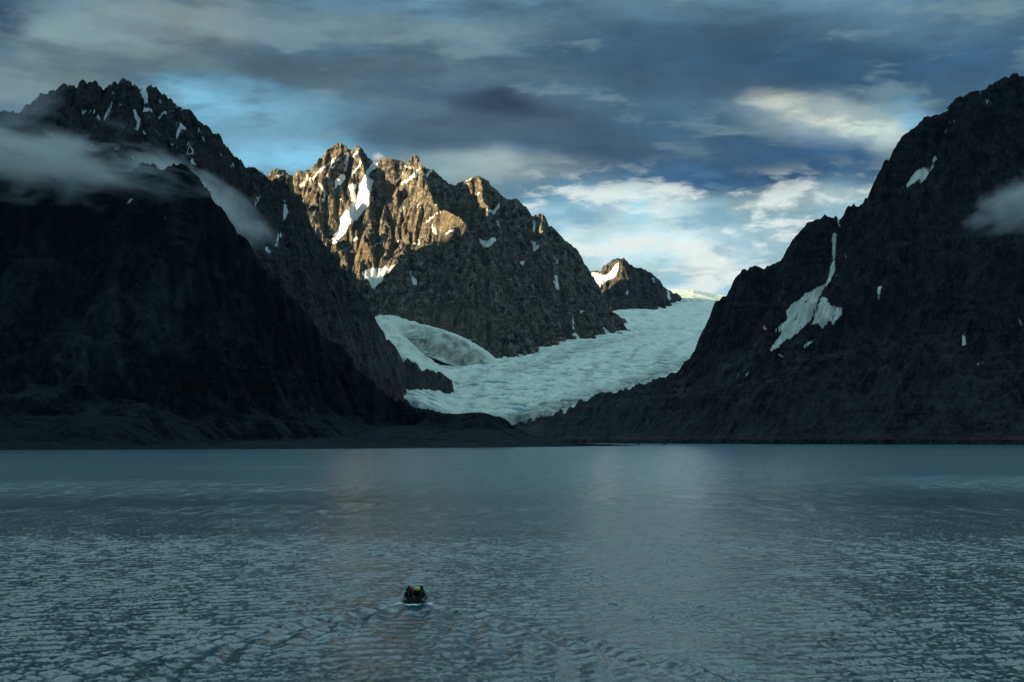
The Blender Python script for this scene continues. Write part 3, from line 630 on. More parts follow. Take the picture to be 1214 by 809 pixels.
Z = gz(GY + 60 * fbm(GX / 500, GY / 500, 3, 5))
cx = np.interp(GY, [5300, 6300, 7000, 8000, 10000, 12000], [-60, 120, 360, 700, 1200, 1450])
Z += 26 * (1 - np.clip(np.abs(GX - cx) / 520, 0, 1.4) ** 2)
Z += np.interp(GY, [9000, 10800, 12000], [0, 1, 1]) * np.interp(GX - .127 * GY, [-120, 0, 180, 600], [24, 18, -6, -14])
Z += 70 * sstep(-190, -430, GX) * sstep(6600, 5700, GY)
rough = np.interp(GY, [5300, 6000, 7000, 8000, 9500], [1., .8, .55, .35, .5])
wxx = 60 * fbm(GX / 180, GY / 180, 3, 6)
rg = ridged((GX + wxx) / 90, GY / 42, 5, 61, .6)
crev = np.clip((.56 - rg) / .3, 0, 1) * np.interp(GY, [5300, 6200, 7200, 9000], [1, .85, .5, .3]) * (.4 + .6 * sstep(-.3, .3, fbm(GX / 260, GY / 160, 3, 68)))
Z += rough * 20 * (rg - .5) + rough * 5 * fbm(GX / 14, GY / 11, 3, 62) + 10 * fbm(GX / 260, GY / 120, 3, 63)
front = sstep(5275, 5330, GY + 30 * fbm(GX / 60, GY / 60, 4, 64))
Z = Z * front - 30 * (1 - front)
mpx = PX0 + F * GX / GY; mpy = YH - F * (Z - HC) / GY
dirt = np.clip(.5 + stroke_sd(mpx, mpy, [(616, 500, 8), (650, 488, 9), (690, 474, 8), (750, 456, 6), (815, 428, 4)]) / 10, 0, 1) * .9
dirt = np.maximum(dirt, .8 * np.clip(.5 + stroke_sd(mpx, mpy, [(600, 440, 3), (640, 432, 2.5), (680, 416, 2.5), (750, 400, 2)]) / 8, 0, 1))
dirt = np.maximum(dirt, .3 * sstep(.1, .5, fbm(GX / 90, GY / 200, 4, 65)))
fl = (GX - cx) / 55. + 1.2 * fbm(GX / 300, GY / 300, 3, 69)
dirt = np.maximum(dirt, .6 * sstep(.1, .5, fbm(fl, GY / 900., 4, 67)))
o = grid_mesh('glacier', GX, GY, Z, M_ice, dict(dirt=dirt, crev=crev))
tag(o, 'broad pale blue crevassed glacier flowing down the valley between the mountains', 'glacier', kind='structure')

# side glacier: a bulging tongue with dirty ice, hanging over the main one
def tongue(name, pts, mat, label, n=150, seed=1, dirtf=None):
    p = np.array([[*P(a, b, y), hw, cap] for a, b, y, hw, cap in pts])
    s = np.linspace(0, len(p) - 1, n); q = np.stack([np.interp(s, np.arange(len(p)), p[:, i]) for i in range(5)], 1)
    for _ in range(14): q[1:-1] = (q[:-2] + 2 * q[1:-1] + q[2:]) / 4
    tn = np.gradient(q[:, :2], axis=0); tn /= np.linalg.norm(tn, axis=1)[:, None]
    nr = np.stack([tn[:, 1], -tn[:, 0]], 1)
    v = np.linspace(-1.25, 1.25, 90)
    X = q[:, 0:1] + nr[:, 0:1] * q[:, 3:4] * v; Y = q[:, 1:2] + nr[:, 1:2] * q[:, 3:4] * v
    endf = np.sqrt(np.clip(1 - ((np.linspace(0, 1, n) - .82) / .18).clip(0, 1) ** 2, 0, 1))[:, None]
    prof_ = np.sqrt(np.clip(1 - (np.abs(v) / 1.0) ** 2.2, 0, 1))[None, :]
    Zt = q[:, 2:3] - q[:, 4:5] * (1 - prof_ * endf) * 1.0 - 60 * np.clip(np.abs(v) - .98, 0, 1)[None, :]
    Zt = Zt + (15 * (ridged(X / 75, Y / 55, 5, seed) - .6) + 4 * fbm(X / 14, Y / 14, 3, seed + 1)) * prof_
    d = dirtf(np.linspace(0, 1, n)[:, None] + 0 * v, v[None, :] + 0 * X, X, Y)
    o = grid_mesh(name, X, Y, Zt, mat, dict(dirt=d))
    return tag(o, label, 'glacier', kind='structure')
M_ice2 = ice_material('dirty_ice', ((.70, .74, .60), (.90, .90, .78), (.40, .44, .36)), (.10, .095, .07), 1.1)
tongue('glacier', TONGUE, M_ice2, 'bulging side glacier with grey debris on its flank, ending above the main ice', seed=71,
       dirtf=lambda s, v, X, Y: np.clip(sstep(.05, .5, v) * sstep(.15, .4, s) * (.75 + .6 * fbm(X / 60, Y / 60, 4, 9)), 0, 1))
tongue('glacier', STREAM, M_ice2, 'narrow ice stream below the bulging side glacier, joining the main ice', seed=75,
       dirtf=lambda s, v, X, Y: np.clip(.5 * sstep(.55, .9, np.abs(v)) + .55 * sstep(.0, .4, fbm(X / 70, Y / 120, 4, 12)), 0, 1))
print('ice', round(time.time() - T0, 1))

#@@WATER<
# ------------------------------------------------------------------ WATER
BX, BY = (491 - PX0) / F * 129.0, 128.6           # stern of the boat
ya = [30., 45., 56.]
while ya[-1] < 205: ya.append(ya[-1] + .34)
d = .34
while ya[-1] < 15500: d *= 1.035; ya.append(ya[-1] + d)
ya = np.array([-3800., -1000, -200, -20] + ya)
xa = list(np.arange(-84, 84.1, .36)); d = .36; xr = []; v = 84.
while v < 12500: d *= 1.12; v += d; xr.append(v)
xa = np.array([-q for q in xr[::-1]] + xa + xr)
WX, WY = np.meshgrid(xa, ya)
near = sstep(300, 190, WY) * sstep(110, 80, np.abs(WX)) * sstep(20, 50, WY)
rx, ry = WX - BX, BY - WY                          # ry: distance behind the stern
# wind ripples running across the fjord
wob = 1.2 * fbm(WX / 14, WY / 14, 3, 301)
rip = np.zeros_like(WX)
gw = np.random.default_rng(12)
for i in range(26):
    lam = gw.uniform(1.1, 3.2); a = gw.normal(R(-72), R(26)); ph = gw.uniform(0, 6.28)
    amp = .0065 * lam ** .9
    rip += amp * np.sin(2 * np.pi * (WX * math.cos(a) + WY * math.sin(a) + wob * .6) / lam + ph)
gust = .75 + .4 * sstep(-.35, .45, fbm(WX / 30, WY / 18, 4, 303))
rip = rip * gust + .035 * fbm(WX / 1.6, WY / 1.1, 3, 302) * gust
# wake: two arms, a smooth lane between, churned water at the stern
tn = .52
q = np.abs(rx) - 1.0 - tn * np.clip(ry, 0, None) - .35 * fbm(WX / 5, WY / 5, 3, 310)
dist = np.clip(ry, 0, 80)
wd = 1.0 + .040 * dist
amp = .36 * np.exp(-dist / 80.) * sstep(-1.2, 2.5, ry)
pw = 1.2 * fbm(WX / 5, WY / 7, 3, 311)
arm = amp * np.exp(-(q / wd) ** 2) * np.cos((q * math.cos(R(14)) + (ry + .5 * np.abs(rx)) * math.sin(R(14)) + pw * .35) * 2 * np.pi / 2.4)
arm += .8 * amp * np.exp(-((q + 2.6 * wd) / (1.3 * wd)) ** 2) * np.cos((q * math.cos(R(30)) + (ry + .5 * np.abs(rx)) * math.sin(R(30)) + pw * .5) * 2 * np.pi / 2.9 + 1.)
arm *= .8 + .45 * fbm(WX / 6, WY / 6, 3, 314)
inside = sstep(.6, -1.0, q) * sstep(-.5, 2, ry)
lane = np.exp(-(rx / (.9 + .045 * dist)) ** 2) * sstep(-.5, 1.5, ry) * np.exp(-dist / 40)
calm = np.clip(np.maximum(lane, .95 * np.exp(-((q + .6 * wd) / (1.9 * wd)) ** 2) * sstep(-.5, 2, ry) * np.exp(-dist / 60)), 0, 1)
rip = rip * (1 - .35 * inside) * (1 - .75 * lane)
turb = .05 * fbm(WX / .5, WY / .8, 3, 312) * lane * np.exp(-dist / 8)
foam = np.exp(-(rx / .42) ** 2 - ((ry - .7) / 1.3) ** 2) * 1.25
foam += .8 * np.exp(-((np.abs(rx) - .75) / .3) ** 2 - ((ry - .3) / .7) ** 2)
foam += 1.05 * np.exp(-((np.abs(rx) - 1.35) / .42) ** 2 - ((ry + .7) / 1.2) ** 2)
foam += .62 * np.exp(-((np.abs(rx) - 1.9) / .5) ** 2 - ((ry - .6) / .6) ** 2)
foam += .28 * lane * np.exp(-dist / 5)
foam = np.clip(foam, 0, 1.2) * near
WZ = near * (rip + arm + turb + .16 * foam * (.6 + .8 * fbm(WX / .45, WY / .45, 3, 313)))
hb = (np.abs(rx) < .8) & (ry < -.05) & (ry > -4.2)
WZ = np.where(hb, np.minimum(WZ, -.12), WZ)
m, t, b = material('sea_water')
pos = t.new('ShaderNodeNewGeometry').outputs['Position']; sx, sy, _ = t.sep(pos)
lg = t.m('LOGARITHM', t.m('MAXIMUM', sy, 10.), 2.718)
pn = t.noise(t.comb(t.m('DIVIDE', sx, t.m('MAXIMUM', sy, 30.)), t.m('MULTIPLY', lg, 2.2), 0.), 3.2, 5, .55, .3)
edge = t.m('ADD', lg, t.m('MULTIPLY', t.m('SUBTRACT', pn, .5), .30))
# wind lanes: rough water this side of 330 m, smoother beyond, glassy under the shore
lane = t.mr(edge, 5.66, 5.86, 1.0, .52, smooth=True)
lane = t.m('MULTIPLY', lane, t.mr(edge, 6.6, 7.3, 1., .6, smooth=True))
def patch(x, y, rx, ry, a):
    ax = t.m('DIVIDE', t.m('SUBTRACT', sx, x), rx); ay = t.m('DIVIDE', t.m('SUBTRACT', sy, y), ry)
    r = t.m('SQRT', t.m('ADD', t.m('MULTIPLY', ax, ax), t.m('MULTIPLY', ay, ay)))
    r = t.m('ADD', r, t.m('MULTIPLY', t.m('SUBTRACT', pn, .5), 1.4)); return t.mr(r, 1.25, .35, 0, a, smooth=True)
lane = t.m('ADD', lane, patch(-140, 430, 110, 95, .6))
lane = t.m('ADD', lane, patch(185, 470, 75, 120, .75))
lane = t.m('SUBTRACT', lane, patch(-38, 405, 20, 120, .16))
lane = t.m('MULTIPLY', lane, t.mr(pn, .3, .7, .72, 1.25))
lane = t.m('MULTIPLY', lane, t.m('SUBTRACT', 1., t.m('MULTIPLY', t.attr('calm'), .85)))
def slopes(vec, scale, det):
    n = t.new('ShaderNodeTexNoise'); t.put(n.inputs['Vector'], vec); n.inputs['Scale'].default_value = scale; n.inputs['Detail'].default_value = det; n.inputs['Roughness'].default_value = .6
    return t.v('SUBTRACT', n.outputs[1], (.5, .5, .5))
sl_ = t.v('ADD', t.v('SCALE', slopes(t.scale(pos, (.9, .5, 1)), 2.5, 4), sc=.80), t.v('SCALE', slopes(t.scale(pos, (.9, .6, 1)), 5.5, 2), sc=.42))
sl_ = t.v('ADD', sl_, t.v('SCALE', slopes(t.scale(pos, (.5, 1, 1)), .12, 3), sc=.10))
far_ = t.mr(edge, 5.2, 5.9, 0, 1, smooth=True)
sl_ = t.v('ADD', sl_, t.v('SCALE', slopes(t.scale(pos, (1, .22, 1)), .34, 5), sc=t.m('MULTIPLY', far_, .62)))
sl_ = t.v('SCALE', t.scale(sl_, (.8, 1., 0.)), sc=lane)
nrm = t.v('NORMALIZE', t.v('ADD', t.new('ShaderNodeNewGeometry').outputs['Normal'], sl_))
fm = t.m('ADD', t.attr('foam'), t.m('MULTIPLY', t.m('SUBTRACT', t.noise(pos, 5., 4, .7), .5), .9))
fm = t.m('MULTIPLY', t.mr(fm, .35, .85, smooth=True), .9)
t.put(b.inputs['Base Color'], t.mix(fm, t.mix(t.mr(edge, 5.6, 6.4, smooth=True), (.011, .054, .064), (.062, .150, .180)), (.75, .82, .84)))  # paler base far out: milky meltwater, also painted in for missing bright sky reflection
t.put(b.inputs['Roughness'], t.m('MAXIMUM', t.m('MULTIPLY', fm, .7), t.m('MULTIPLY', t.mr(edge, 4.6, 6.3, .19, .22), t.mr(lane, .5, 1.3, .9, 1.1)))); b.inputs['IOR'].default_value = 1.333
t.put(b.inputs['Normal'], nrm)
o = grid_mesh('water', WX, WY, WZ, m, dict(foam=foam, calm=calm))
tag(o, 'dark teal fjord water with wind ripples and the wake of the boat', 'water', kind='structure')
print('water', len(o.data.vertices), round(time.time() - T0, 1))

# rocks awash off the end of the spit
M_wet = rock_material('wet_rock', (.010, .012, .013), (.03, .034, .036), (.02, .02, .02), (.05, .055, .055))
def boulder(name, c, r, seed, label, group=None):
    bm = bmesh.new(); bmesh.ops.create_icosphere(bm, subdivisions=3, radius=1)
    g = np.random.default_rng(seed); off = g.uniform(0, 50, 3)
    for v in bm.verts:
        n = float(fbm(np.array(v.co.x * 1.3 + off[0]), np.array(v.co.y * 1.3 + v.co.z * .9 + off[1]), 4, seed))
        v.co *= 1 + .45 * n; v.co.x *= r[0]; v.co.y *= r[1]; v.co.z *= r[2]
    me = bpy.data.meshes.new(name); bm.to_mesh(me); bm.free(); me.materials.append(M_wet)
    for p in me.polygons: p.use_smooth = True
    o = bpy.data.objects.new(name, me); o.location = c; COL.objects.link(o)
    tag(o, label, 'rock', group); return o
for px, py, r, s, lb in [(743, 528.6, (7, 6, 2.0), 1, 'largest low rock awash just beyond the tip of the dark spit'), (748, 528.5, (3.4, 3, 1.3), 2, 'small rock between the spit tip and the two outer rocks'), (757, 527.9, (4.6, 3, 2.2), 3, 'dark rock standing in open water, nearer of the two outer rocks'), (788, 527.7, (5, 3.5, 2.4), 4, 'outermost dark rock, alone in the bright water off the spit')]:
    Y = HC * F / (py - YH); p = P(px, py, Y); boulder('rock', (p[0], p[1], .2), r, s, lb, 'rocks awash off the spit')
#@@WATER>
#@@BOAT<
# ------------------------------------------------------------------ BOAT AND CREW
def plain(name, col, rough=.6, spec=.3, var=.25, sc=14):
    m, t, b = material(name); tc = t.new('ShaderNodeTexCoord').outputs['Object']
    n = t.mr(t.noise(tc, sc, 4, .6), .3, .7, 1 - var, 1 + var)
    t.put(b.inputs['Base Color'], t.v('SCALE', col, sc=n)); b.inputs['Roughness'].default_value = rough; b.inputs['Specular IOR Level'].default_value = spec
    return m
K = dict(rubber=plain('black_rubber', (.012, .013, .015), .5), grey=plain('grey_rubber', (.05, .055, .06), .6), hull=plain('dark_hull', (.02, .022, .025), .45), deck=plain('deck', (.06, .065, .07), .8),
         motor=plain('motor_paint', (.012, .012, .014), .3, .5), alloy=plain('alloy', (.22, .23, .24), .4, .5), rope=plain('rope', (.35, .34, .30), .9), black=plain('black_suit', (.010, .011, .014), .8),
         navy=plain('navy_suit', (.012, .022, .045), .8), blue=plain('blue_suit', (.035, .075, .13), .8), red=plain('red_cloth', (.62, .02, .016), .75), lime=plain('lime_cloth', (.78, .86, .05), .7), skin=plain('skin', (.38, .22, .16), .55),
         glove=plain('glove', (.012, .012, .012), .8), orange=plain('orange_fabric', (.6, .11, .02), .7), white=plain('white_lens', (.7, .72, .7), .3))
def link(name, me, mats, parent=None, smooth=True):
    for mm in mats: me.materials.append(mm)
    if smooth:
        for p in me.polygons: p.use_smooth = True
    o = bpy.data.objects.new(name, me); COL.objects.link(o)
    if parent: o.parent = parent
    return o
def sweep(path, radii, seg=20, caps=True, flat=1.):
    """a tube of varying radius along a path"""
    bm = bmesh.new(); path = [Vector(p) for p in path]; rings = []; up = Vector((0, 0, 1))
    for i, p in enumerate(path):
        tv = (path[min(i + 1, len(path) - 1)] - path[max(i - 1, 0)]).normalized()
        sdv = tv.cross(up); sdv = sdv.normalized() if sdv.length > 1e-4 else Vector((1, 0, 0)); n = sdv.cross(tv).normalized()
        rings.append([bm.verts.new(p + (sdv * math.cos(a) + n * math.sin(a) * flat) * radii[i]) for a in [2 * math.pi * k / seg for k in range(seg)]])
    for a, b in zip(rings[:-1], rings[1:]):
        for k in range(seg): bm.faces.new((a[k], a[(k + 1) % seg], b[(k + 1) % seg], b[k]))
    if caps: bm.faces.new(rings[0][::-1]); bm.faces.new(rings[-1])
    bmesh.ops.recalc_face_normals(bm, faces=bm.faces); me = bpy.data.meshes.new('m'); bm.to_mesh(me); bm.free(); return me
def box(c, s, bev=.02, taper=None):
    bm = bmesh.new(); bmesh.ops.create_cube(bm, size=1)
    for v in bm.verts:
        k = 1.
        if taper and v.co.z < 0: k = taper
        v.co = Vector((v.co.x * s[0] * k, v.co.y * s[1] * k, v.co.z * s[2])) + Vector(c)
    if bev: bmesh.ops.bevel(bm, geom=bm.edges[:], offset=bev, segments=3, affect='EDGES')
    me = bpy.data.meshes.new('m'); bm.to_mesh(me); bm.free(); return me
def spline(pts, n):
    pts = [Vector(p) for p in pts]; out = []
    for i in range(len(pts) - 1):
        p0, p1, p2, p3 = pts[max(i - 1, 0)], pts[i], pts[i + 1], pts[min(i + 2, len(pts) - 1)]
        for k in range(n):
            u = k / n; out.append(.5 * ((2 * p1) + (p2 - p0) * u + (2 * p0 - 5 * p1 + 4 * p2 - p3) * u * u + (3 * p1 - p0 - 3 * p2 + p3) * u ** 3))
    return out + [pts[-1]]
BZ = .02
boat = bpy.data.objects.new('inflatable_boat', None); COL.objects.link(boat); boat.location = (BX, BY, BZ); boat.rotation_euler = (R(2.5), 0, R(-2))
tag(boat, 'black inflatable boat motoring up the fjord with people aboard, its wake spreading behind', 'boat')
ctl = [(-.74, -.42, .30), (-.74, 0, .30), (-.75, 1.2, .30), (-.74, 2.4, .33), (-.62, 3.4, .42), (-.34, 4.15, .53), (0, 4.42, .58), (.34, 4.15, .53), (.62, 3.4, .42), (.74, 2.4, .33), (.75, 1.2, .30), (.74, 0, .30), (.74, -.42, .30)]
tp = spline(ctl, 7); n = len(tp); rd = [.235] * n
for i in range(8):
    r_ = .06 + (.235 - .06) * min(1, i / 7) ** .8; rd[i] = r_; rd[n - 1 - i] = r_
tube = link('inflatable_tube', sweep(tp, rd, 24), [K['rubber']], boat)
for s_ in (-1, 1):
    pth = [p + Vector((s_ * .238, 0, .0)) for p in tp if p.x * s_ > .55 and -.2 < p.y < 3.3]
    link('rubbing_strake', sweep(pth, [.025] * len(pth), 8), [K['grey']], tube)
    pth = [p + Vector((s_ * .10, 0, .222 - .02 * math.cos(i * 1.1))) for i, p in enumerate(tp) if p.x * s_ > .55 and .1 < p.y < 3.3]
    link('grab_rope', sweep(pth, [.011] * len(pth), 6), [K['rope']], tube)
bm = bmesh.new(); rows = []
for y, wd_, kz in [(-.02, .56, -.16), (1, .58, -.2), (2.2, .56, -.2), (3.2, .42, -.1), (3.9, .18, .12), (4.2, .03, .36)]:
    rows.append([bm.verts.new(v) for v in [(-wd_, y, .16 + max(0, kz + .1) * .5), (-wd_ * .5, y, kz * .45 + .04), (0, y, kz), (wd_ * .5, y, kz * .45 + .04), (wd_, y, .16 + max(0, kz + .1) * .5)]])
for a, b_ in zip(rows[:-1], rows[1:]):
    for k in range(4): bm.faces.new((a[k], a[k + 1], b_[k + 1], b_[k]))
me = bpy.data.meshes.new('hull'); bm.to_mesh(me); bm.free(); link('hull', me, [K['hull']], boat)
link('floor', box((0, 1.75, .17), (1.12, 3.3, .03), .006), [K['deck']], boat, False)
link('transom', box((0, .02, .33), (1.02, .06, .5), .015), [K['hull']], boat, False)
link('bench_seat', box((0, .78, .50), (1.08, .34, .05), .015), [K['deck']], boat, False)
link('light_pole', sweep([(-.12, .15, .5), (-.12, .15, 1.0), (-.12, .16, 1.56)], [.014, .012, .010], 8), [K['alloy']], boat)
mot = link('outboard_motor', box((0, -.18, .42), (.16, .2, .22), .03), [K['motor']], boat)
link('cowling', box((0, -.26, .66), (.27, .42, .34), .07, .82), [K['motor']], mot)
link('clamp_bracket', box((0, -.03, .52), (.2, .1, .16), .02), [K['alloy']], mot)
link('lower_leg', box((0, -.22, .02), (.09, .18, .62), .03), [K['motor']], mot)
link('cavitation_plate', box((0, -.27, -.10), (.16, .32, .02), .006), [K['motor']], mot)
link('tiller', sweep([(.03, -.06, .62), (.12, .2, .68), (.2, .42, .70)], [.022, .020, .024], 10), [K['rubber']], mot)

deps = bpy.context.evaluated_depsgraph_get
def person(label, at, face, jacket, legs, hood, vest=None, lean=0., arms='lap', hs=1.):
    root = bpy.data.objects.new('person', None)
    vs, es, rr = [], [], []
    def V(p, r, par=None):
        vs.append(p); rr.append(r if isinstance(r, tuple) else (r, r)); i = len(vs) - 1
        if par is not None: es.append((par, i))
        return i
    pel = V((0, 0, .13), (.17, .14)); wst = V((0, .0, .30), (.155, .125), pel); ch = V((0, .02 + lean * .3, .47), (.185, .13), wst)
    nb = V((0, .02 + lean * .5, .60), (.10, .085), ch); nk = V((0, .035 + lean * .6, .67), .06, nb)
    h0 = V((0, .05 + lean * .7, .74), (.08, .088), nk); h1 = V((0, .05 + lean * .7, .82), (.088, .105), h0); h2 = V((0, .04 + lean * .7, .90), (.07, .08), h1)
    V((0, .165 + lean * .7, .80), .016, h1)
    for s_ in (-1, 1):
        sh = V((s_ * .2, .02 + lean * .5, .565), .082, nb)
        if arms == 'tiller' and s_ > 0: e_, w_ = (s_ * .36, -.10, .36), (s_ * .32, -.32, .22)
        elif arms == 'rope': e_, w_ = (s_ * .30, .02, .30), (s_ * .36, -.02, .08)
        else: e_, w_ = (s_ * .29, .13, .33), (s_ * .17, .33, .21)
        el_ = V(e_, .062, sh); wr = V(w_, .042, el_)
        dv = (Vector(w_) - Vector(e_)).normalized(); hd = Vector(w_) + dv * .07; pm = V(tuple(hd), .038, wr)
        lat = dv.cross(Vector((0, 0, 1))).normalized(); dn = Vector((0, 0, -1))
        for k, fl in enumerate((.062, .072, .068, .052)):
            r0 = hd + lat * (k - 1.5) * .022; a_ = V(tuple(r0 + dv * .045), .0105, pm); b2 = V(tuple(r0 + dv * (.045 + fl * .5) + dn * .012), .0098, a_); V(tuple(r0 + dv * (.045 + fl * .75) + dn * .042), .009, b2)
        a_ = V(tuple(hd - dv * .01 - lat * s_ * .045 + dn * .01), .012, pm); V(tuple(hd + dv * .03 - lat * s_ * .062 + dn * .025), .010, a_)
        hp = V((s_ * .11, .08, .11), .112, pel); kn = V((s_ * .17, .46, .12), .086, hp); an = V((s_ * .17, .50, -.24), .06, kn); V((s_ * .19, .70, -.285), .05, an)
    me = bpy.data.meshes.new('person_body'); me.from_pydata(vs, es, []); ob = bpy.data.objects.new('body', me); COL.objects.link(ob)
    sk = ob.modifiers.new('s', 'SKIN'); sk.use_smooth_shade = True
    lay = me.skin_vertices[0].data
    for i, r in enumerate(rr): lay[i].radius = r; lay[i].use_root = (i == 0)
    sub = ob.modifiers.new('u', 'SUBSURF'); sub.levels = 1; sub.render_levels = 1
    fin = bpy.data.meshes.new_from_object(ob.evaluated_get(deps())); COL.objects.unlink(ob); bpy.data.objects.remove(ob)
    o = link('person', fin, [K[jacket], K[legs], K['skin'], K['glove']])
    tips = [Vector(v) for v, r in zip(vs, rr) if r[0] < .04 and v[2] < .5]
    for p in fin.polygons:
        c_ = p.center
        if c_.z > .69: p.material_index = 2
        elif min((c_ - q_).length for q_ in tips) < .05: p.material_index = 3
        elif c_.z < .2 or c_.y > .34: p.material_index = 1
    # hood
    bm = bmesh.new(); bmesh.ops.create_uvsphere(bm, u_segments=24, v_segments=16, radius=1)
    cut = [v for v in bm.verts if v.co.y > .62 or v.co.z < -.85]; bmesh.ops.delete(bm, geom=cut, context='VERTS')
    for v in bm.verts:
        n_ = float(gnoise(np.array(v.co.x * 2.3), np.array(v.co.z * 2.3 + v.co.y), 5))
        v.co = Vector((v.co.x * .13 * hs * (1 + .08 * n_) * (1 + .25 * max(0, -v.co.z)), v.co.y * .14 * hs + .05 + lean * .7, v.co.z * (.135 if v.co.z > 0 else .19 * hs) + .83))
    bmesh.ops.solidify(bm, geom=bm.faces[:], thickness=.012)
    mh = bpy.data.meshes.new('hood'); bm.to_mesh(mh); bm.free(); link('hood', mh, [K[hood]], o)
    if vest:
        bm = bmesh.new(); rings = []
        for z, a_, b_, cy in [(.20, .185, .155, .0), (.30, .195, .165, .01 + lean * .1), (.42, .215, .175, .02 + lean * .25), (.53, .21, .16, .02 + lean * .38), (.60, .15, .125, .02 + lean * .5)]:
            rings.append([bm.verts.new((a_ * math.cos(q_), b_ * math.sin(q_) + cy, z)) for q_ in [2 * math.pi * k / 24 for k in range(24)]])
        for r0, r1 in zip(rings[:-1], rings[1:]):
            for k in range(24): bm.faces.new((r0[k], r0[(k + 1) % 24], r1[(k + 1) % 24], r1[k]))
        bmesh.ops.solidify(bm, geom=bm.faces[:], thickness=.025)
        mv = bpy.data.meshes.new('vest'); bm.to_mesh(mv); bm.free(); link('life_vest', mv, [K[vest]], o)
    o.scale = (1.12, 1.08, 1.0); o.location = (BX + at[0], BY + at[1], BZ + at[2]); o.rotation_euler = (0, 0, R(face)); tag(o, label, 'person', 'people in the inflatable boat')
    return o
person('person in a black suit and bright red hood, seated beside the yellow hood', (-.23, .76, .56), 4, 'black', 'black', 'red', 'black', .05, hs=1.28)
person('person in a black suit and yellow-green hood, one hand back on the tiller', (.27, .70, .56), -6, 'black', 'black', 'lime', 'black', .03, 'tiller', hs=1.3)
person('person in a blue suit and black hood on the left tube, behind the red hood', (-.70, .98, .44), -50, 'blue', 'black', 'black', 'navy', .02, 'rope')
person('person in a blue suit and black hood on the right tube, behind the yellow hood', (.74, .95, .44), 50, 'blue', 'navy', 'black', 'navy', .02, 'rope')
person('person in a black suit and hood furthest forward on the left tube', (-.62, 2.15, .52), -70, 'black', 'navy', 'black', 'black', .02, 'rope')
person('person in a navy suit and black hood furthest forward on the right tube', (.64, 2.1, .52), 70, 'navy', 'black', 'black', 'black', .02, 'rope')
o = link('dry_bag', sweep([(-.16, 0, 0), (-.15, 0, 0), (0, .01, .005), (.13, 0, 0), (.17, .01, .01), (.2, .01, .01)], [.02, .085, .095, .085, .03, .035], 16), [K['orange']])
o.location = (BX + .36, BY + .22, BZ + .40); tag(o, 'small orange dry bag lying in the stern of the boat', 'bag')
#@@BOAT>
#@@HAZE<
# ------------------------------------------------------------------ AIR
lowz = min(min(v[2] for v in o.bound_box) + o.location.z for o in S.objects if o.type == 'MESH' and o.get('kind') == 'structure')
bm = bmesh.new(); bmesh.ops.create_cube(bm, size=1)
for v in bm.verts: v.co = Vector((v.co.x * 30000, v.co.y * 23000 + 6500, (2300 if v.co.z > 0 else lowz - 1)))
me = bpy.data.meshes.new('haze'); bm.to_mesh(me); bm.free()
m = bpy.data.materials.new('haze_air'); m.use_nodes = True; nt = m.node_tree; nt.nodes.remove(nt.nodes['Principled BSDF'])
pv = nt.nodes.new('ShaderNodeVolumePrincipled'); pv.inputs['Color'].default_value = (.22, .58, 1., 1); pv.inputs['Density'].default_value = 2.6e-6; pv.inputs['Anisotropy'].default_value = .6
nt.links.new(pv.outputs[0], nt.nodes['Material Output'].inputs['Volume']); me.materials.append(m)
o = bpy.data.objects.new('haze', me); COL.objects.link(o); tag(o, 'thin blue haze filling the fjord air', 'haze', kind='stuff')
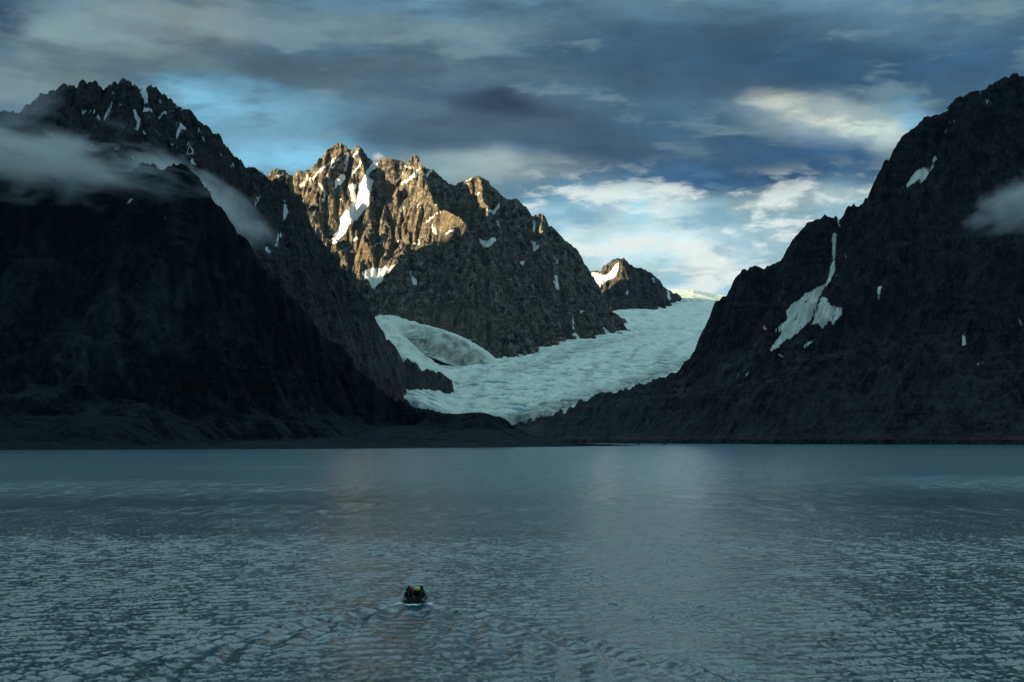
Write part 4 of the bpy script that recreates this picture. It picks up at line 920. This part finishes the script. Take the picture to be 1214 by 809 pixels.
#@@HAZE>
#@@CLOUDS<
# ------------------------------------------------------------------ LOW CLOUD clinging to the slopes
def cloud(px, py, Y, rx, ry, rz, tilt, dens, seed, label, edge=.55, nscale=(3.2, 2.2, 2.0)):
    bm = bmesh.new(); bmesh.ops.create_icosphere(bm, subdivisions=5, radius=1)
    me = bpy.data.meshes.new('low_cloud'); 
    for v in bm.verts:
        n = float(fbm(np.array(v.co.x * 1.8 + seed), np.array(v.co.z * 1.4 + v.co.y * 1.1), 4, seed)); v.co *= 1 + .16 * n
    bm.to_mesh(me); bm.free()
    m = bpy.data.materials.new('cloud_vapour'); m.use_nodes = True; nt = m.node_tree; nt.nodes.remove(nt.nodes['Principled BSDF'])
    t = NT(nt); tc = t.new('ShaderNodeTexCoord').outputs['Object']
    wq = t.new('ShaderNodeTexNoise'); t.put(wq.inputs['Vector'], t.v('ADD', tc, (seed * 3.1, 0, 0))); wq.inputs['Scale'].default_value = 1.3; wq.inputs['Detail'].default_value = 3
    tw = t.v('ADD', tc, t.v('SCALE', t.v('SUBTRACT', wq.outputs[1], (.5, .5, .5)), sc=.55))
    n = t.noise(t.v('ADD', t.scale(tw, nscale), (seed * 7.7, seed * 1.3, 0)), 1.5, 6, .58)
    r = t.v('LENGTH', tw)
    d = t.m('SUBTRACT', t.mr(r, 1., .1, 0, 1, smooth=True), t.m('MULTIPLY', t.m('SUBTRACT', .72, n), edge * 2.2))
    d = t.m('MULTIPLY', t.m('MAXIMUM', d, 0.), dens)
    d = t.m('MULTIPLY', d, t.mr(t.v('LENGTH', tc), .98, .75, 0, 1))
    pv = t.new('ShaderNodeVolumePrincipled'); pv.inputs['Color'].default_value = (.93, .95, .97, 1); pv.inputs['Anisotropy'].default_value = .1
    t.put(pv.inputs['Density'], d); t.l.new(pv.outputs[0], nt.nodes['Material Output'].inputs['Volume'])
    me.materials.append(m); o = bpy.data.objects.new('low_cloud', me); COL.objects.link(o)
    o.location = P(px, py, Y); o.scale = (rx, ry, rz); o.rotation_euler = (0, R(tilt), 0)
    tag(o, label, 'cloud'); return o
cloud(0, 182, 2740, 600, 230, 125, 7, .022, 3, 'grey bank of low cloud covering the crest of the near left mountain', 1.)
cloud(235, 236, 3500, 350, 200, 110, 31, .016, 8, 'thin tail of cloud sinking between the black mountain and the jagged ridge behind', .75)
cloud(28, 128, 4350, 220, 120, 70, -25, .006, 5, 'faint veil of cloud around the left end of the jagged ridge')
cloud(1222, 236, 4180, 300, 130, 125, -20, .024, 12, 'small grey puff of cloud against the upper right mountain', .8)
cloud(449, 186, 7560, 60, 60, 40, 8, .012, 15, 'tiny wisp of cloud at the notch in the sunlit summit ridge')
S.cycles.volume_step_rate = 1.0; S.cycles.volume_max_steps = 256
#@@CLOUDS>

# ------------------------------------------------------------------ render settings
S.view_settings.view_transform = 'Standard'; S.view_settings.look = 'None'; S.view_settings.gamma = 1; S.view_settings.exposure = 1.58
S.view_settings.use_curve_mapping = False
S.render.engine = 'CYCLES'
cy = S.cycles
cy.max_bounces = 5; cy.diffuse_bounces = 2; cy.glossy_bounces = 3; cy.transparent_max_bounces = 8; cy.volume_bounces = 1
cy.use_denoising = True; cy.use_adaptive_sampling = True; cy.adaptive_threshold = .015
print('built in', round(time.time() - T0, 1))
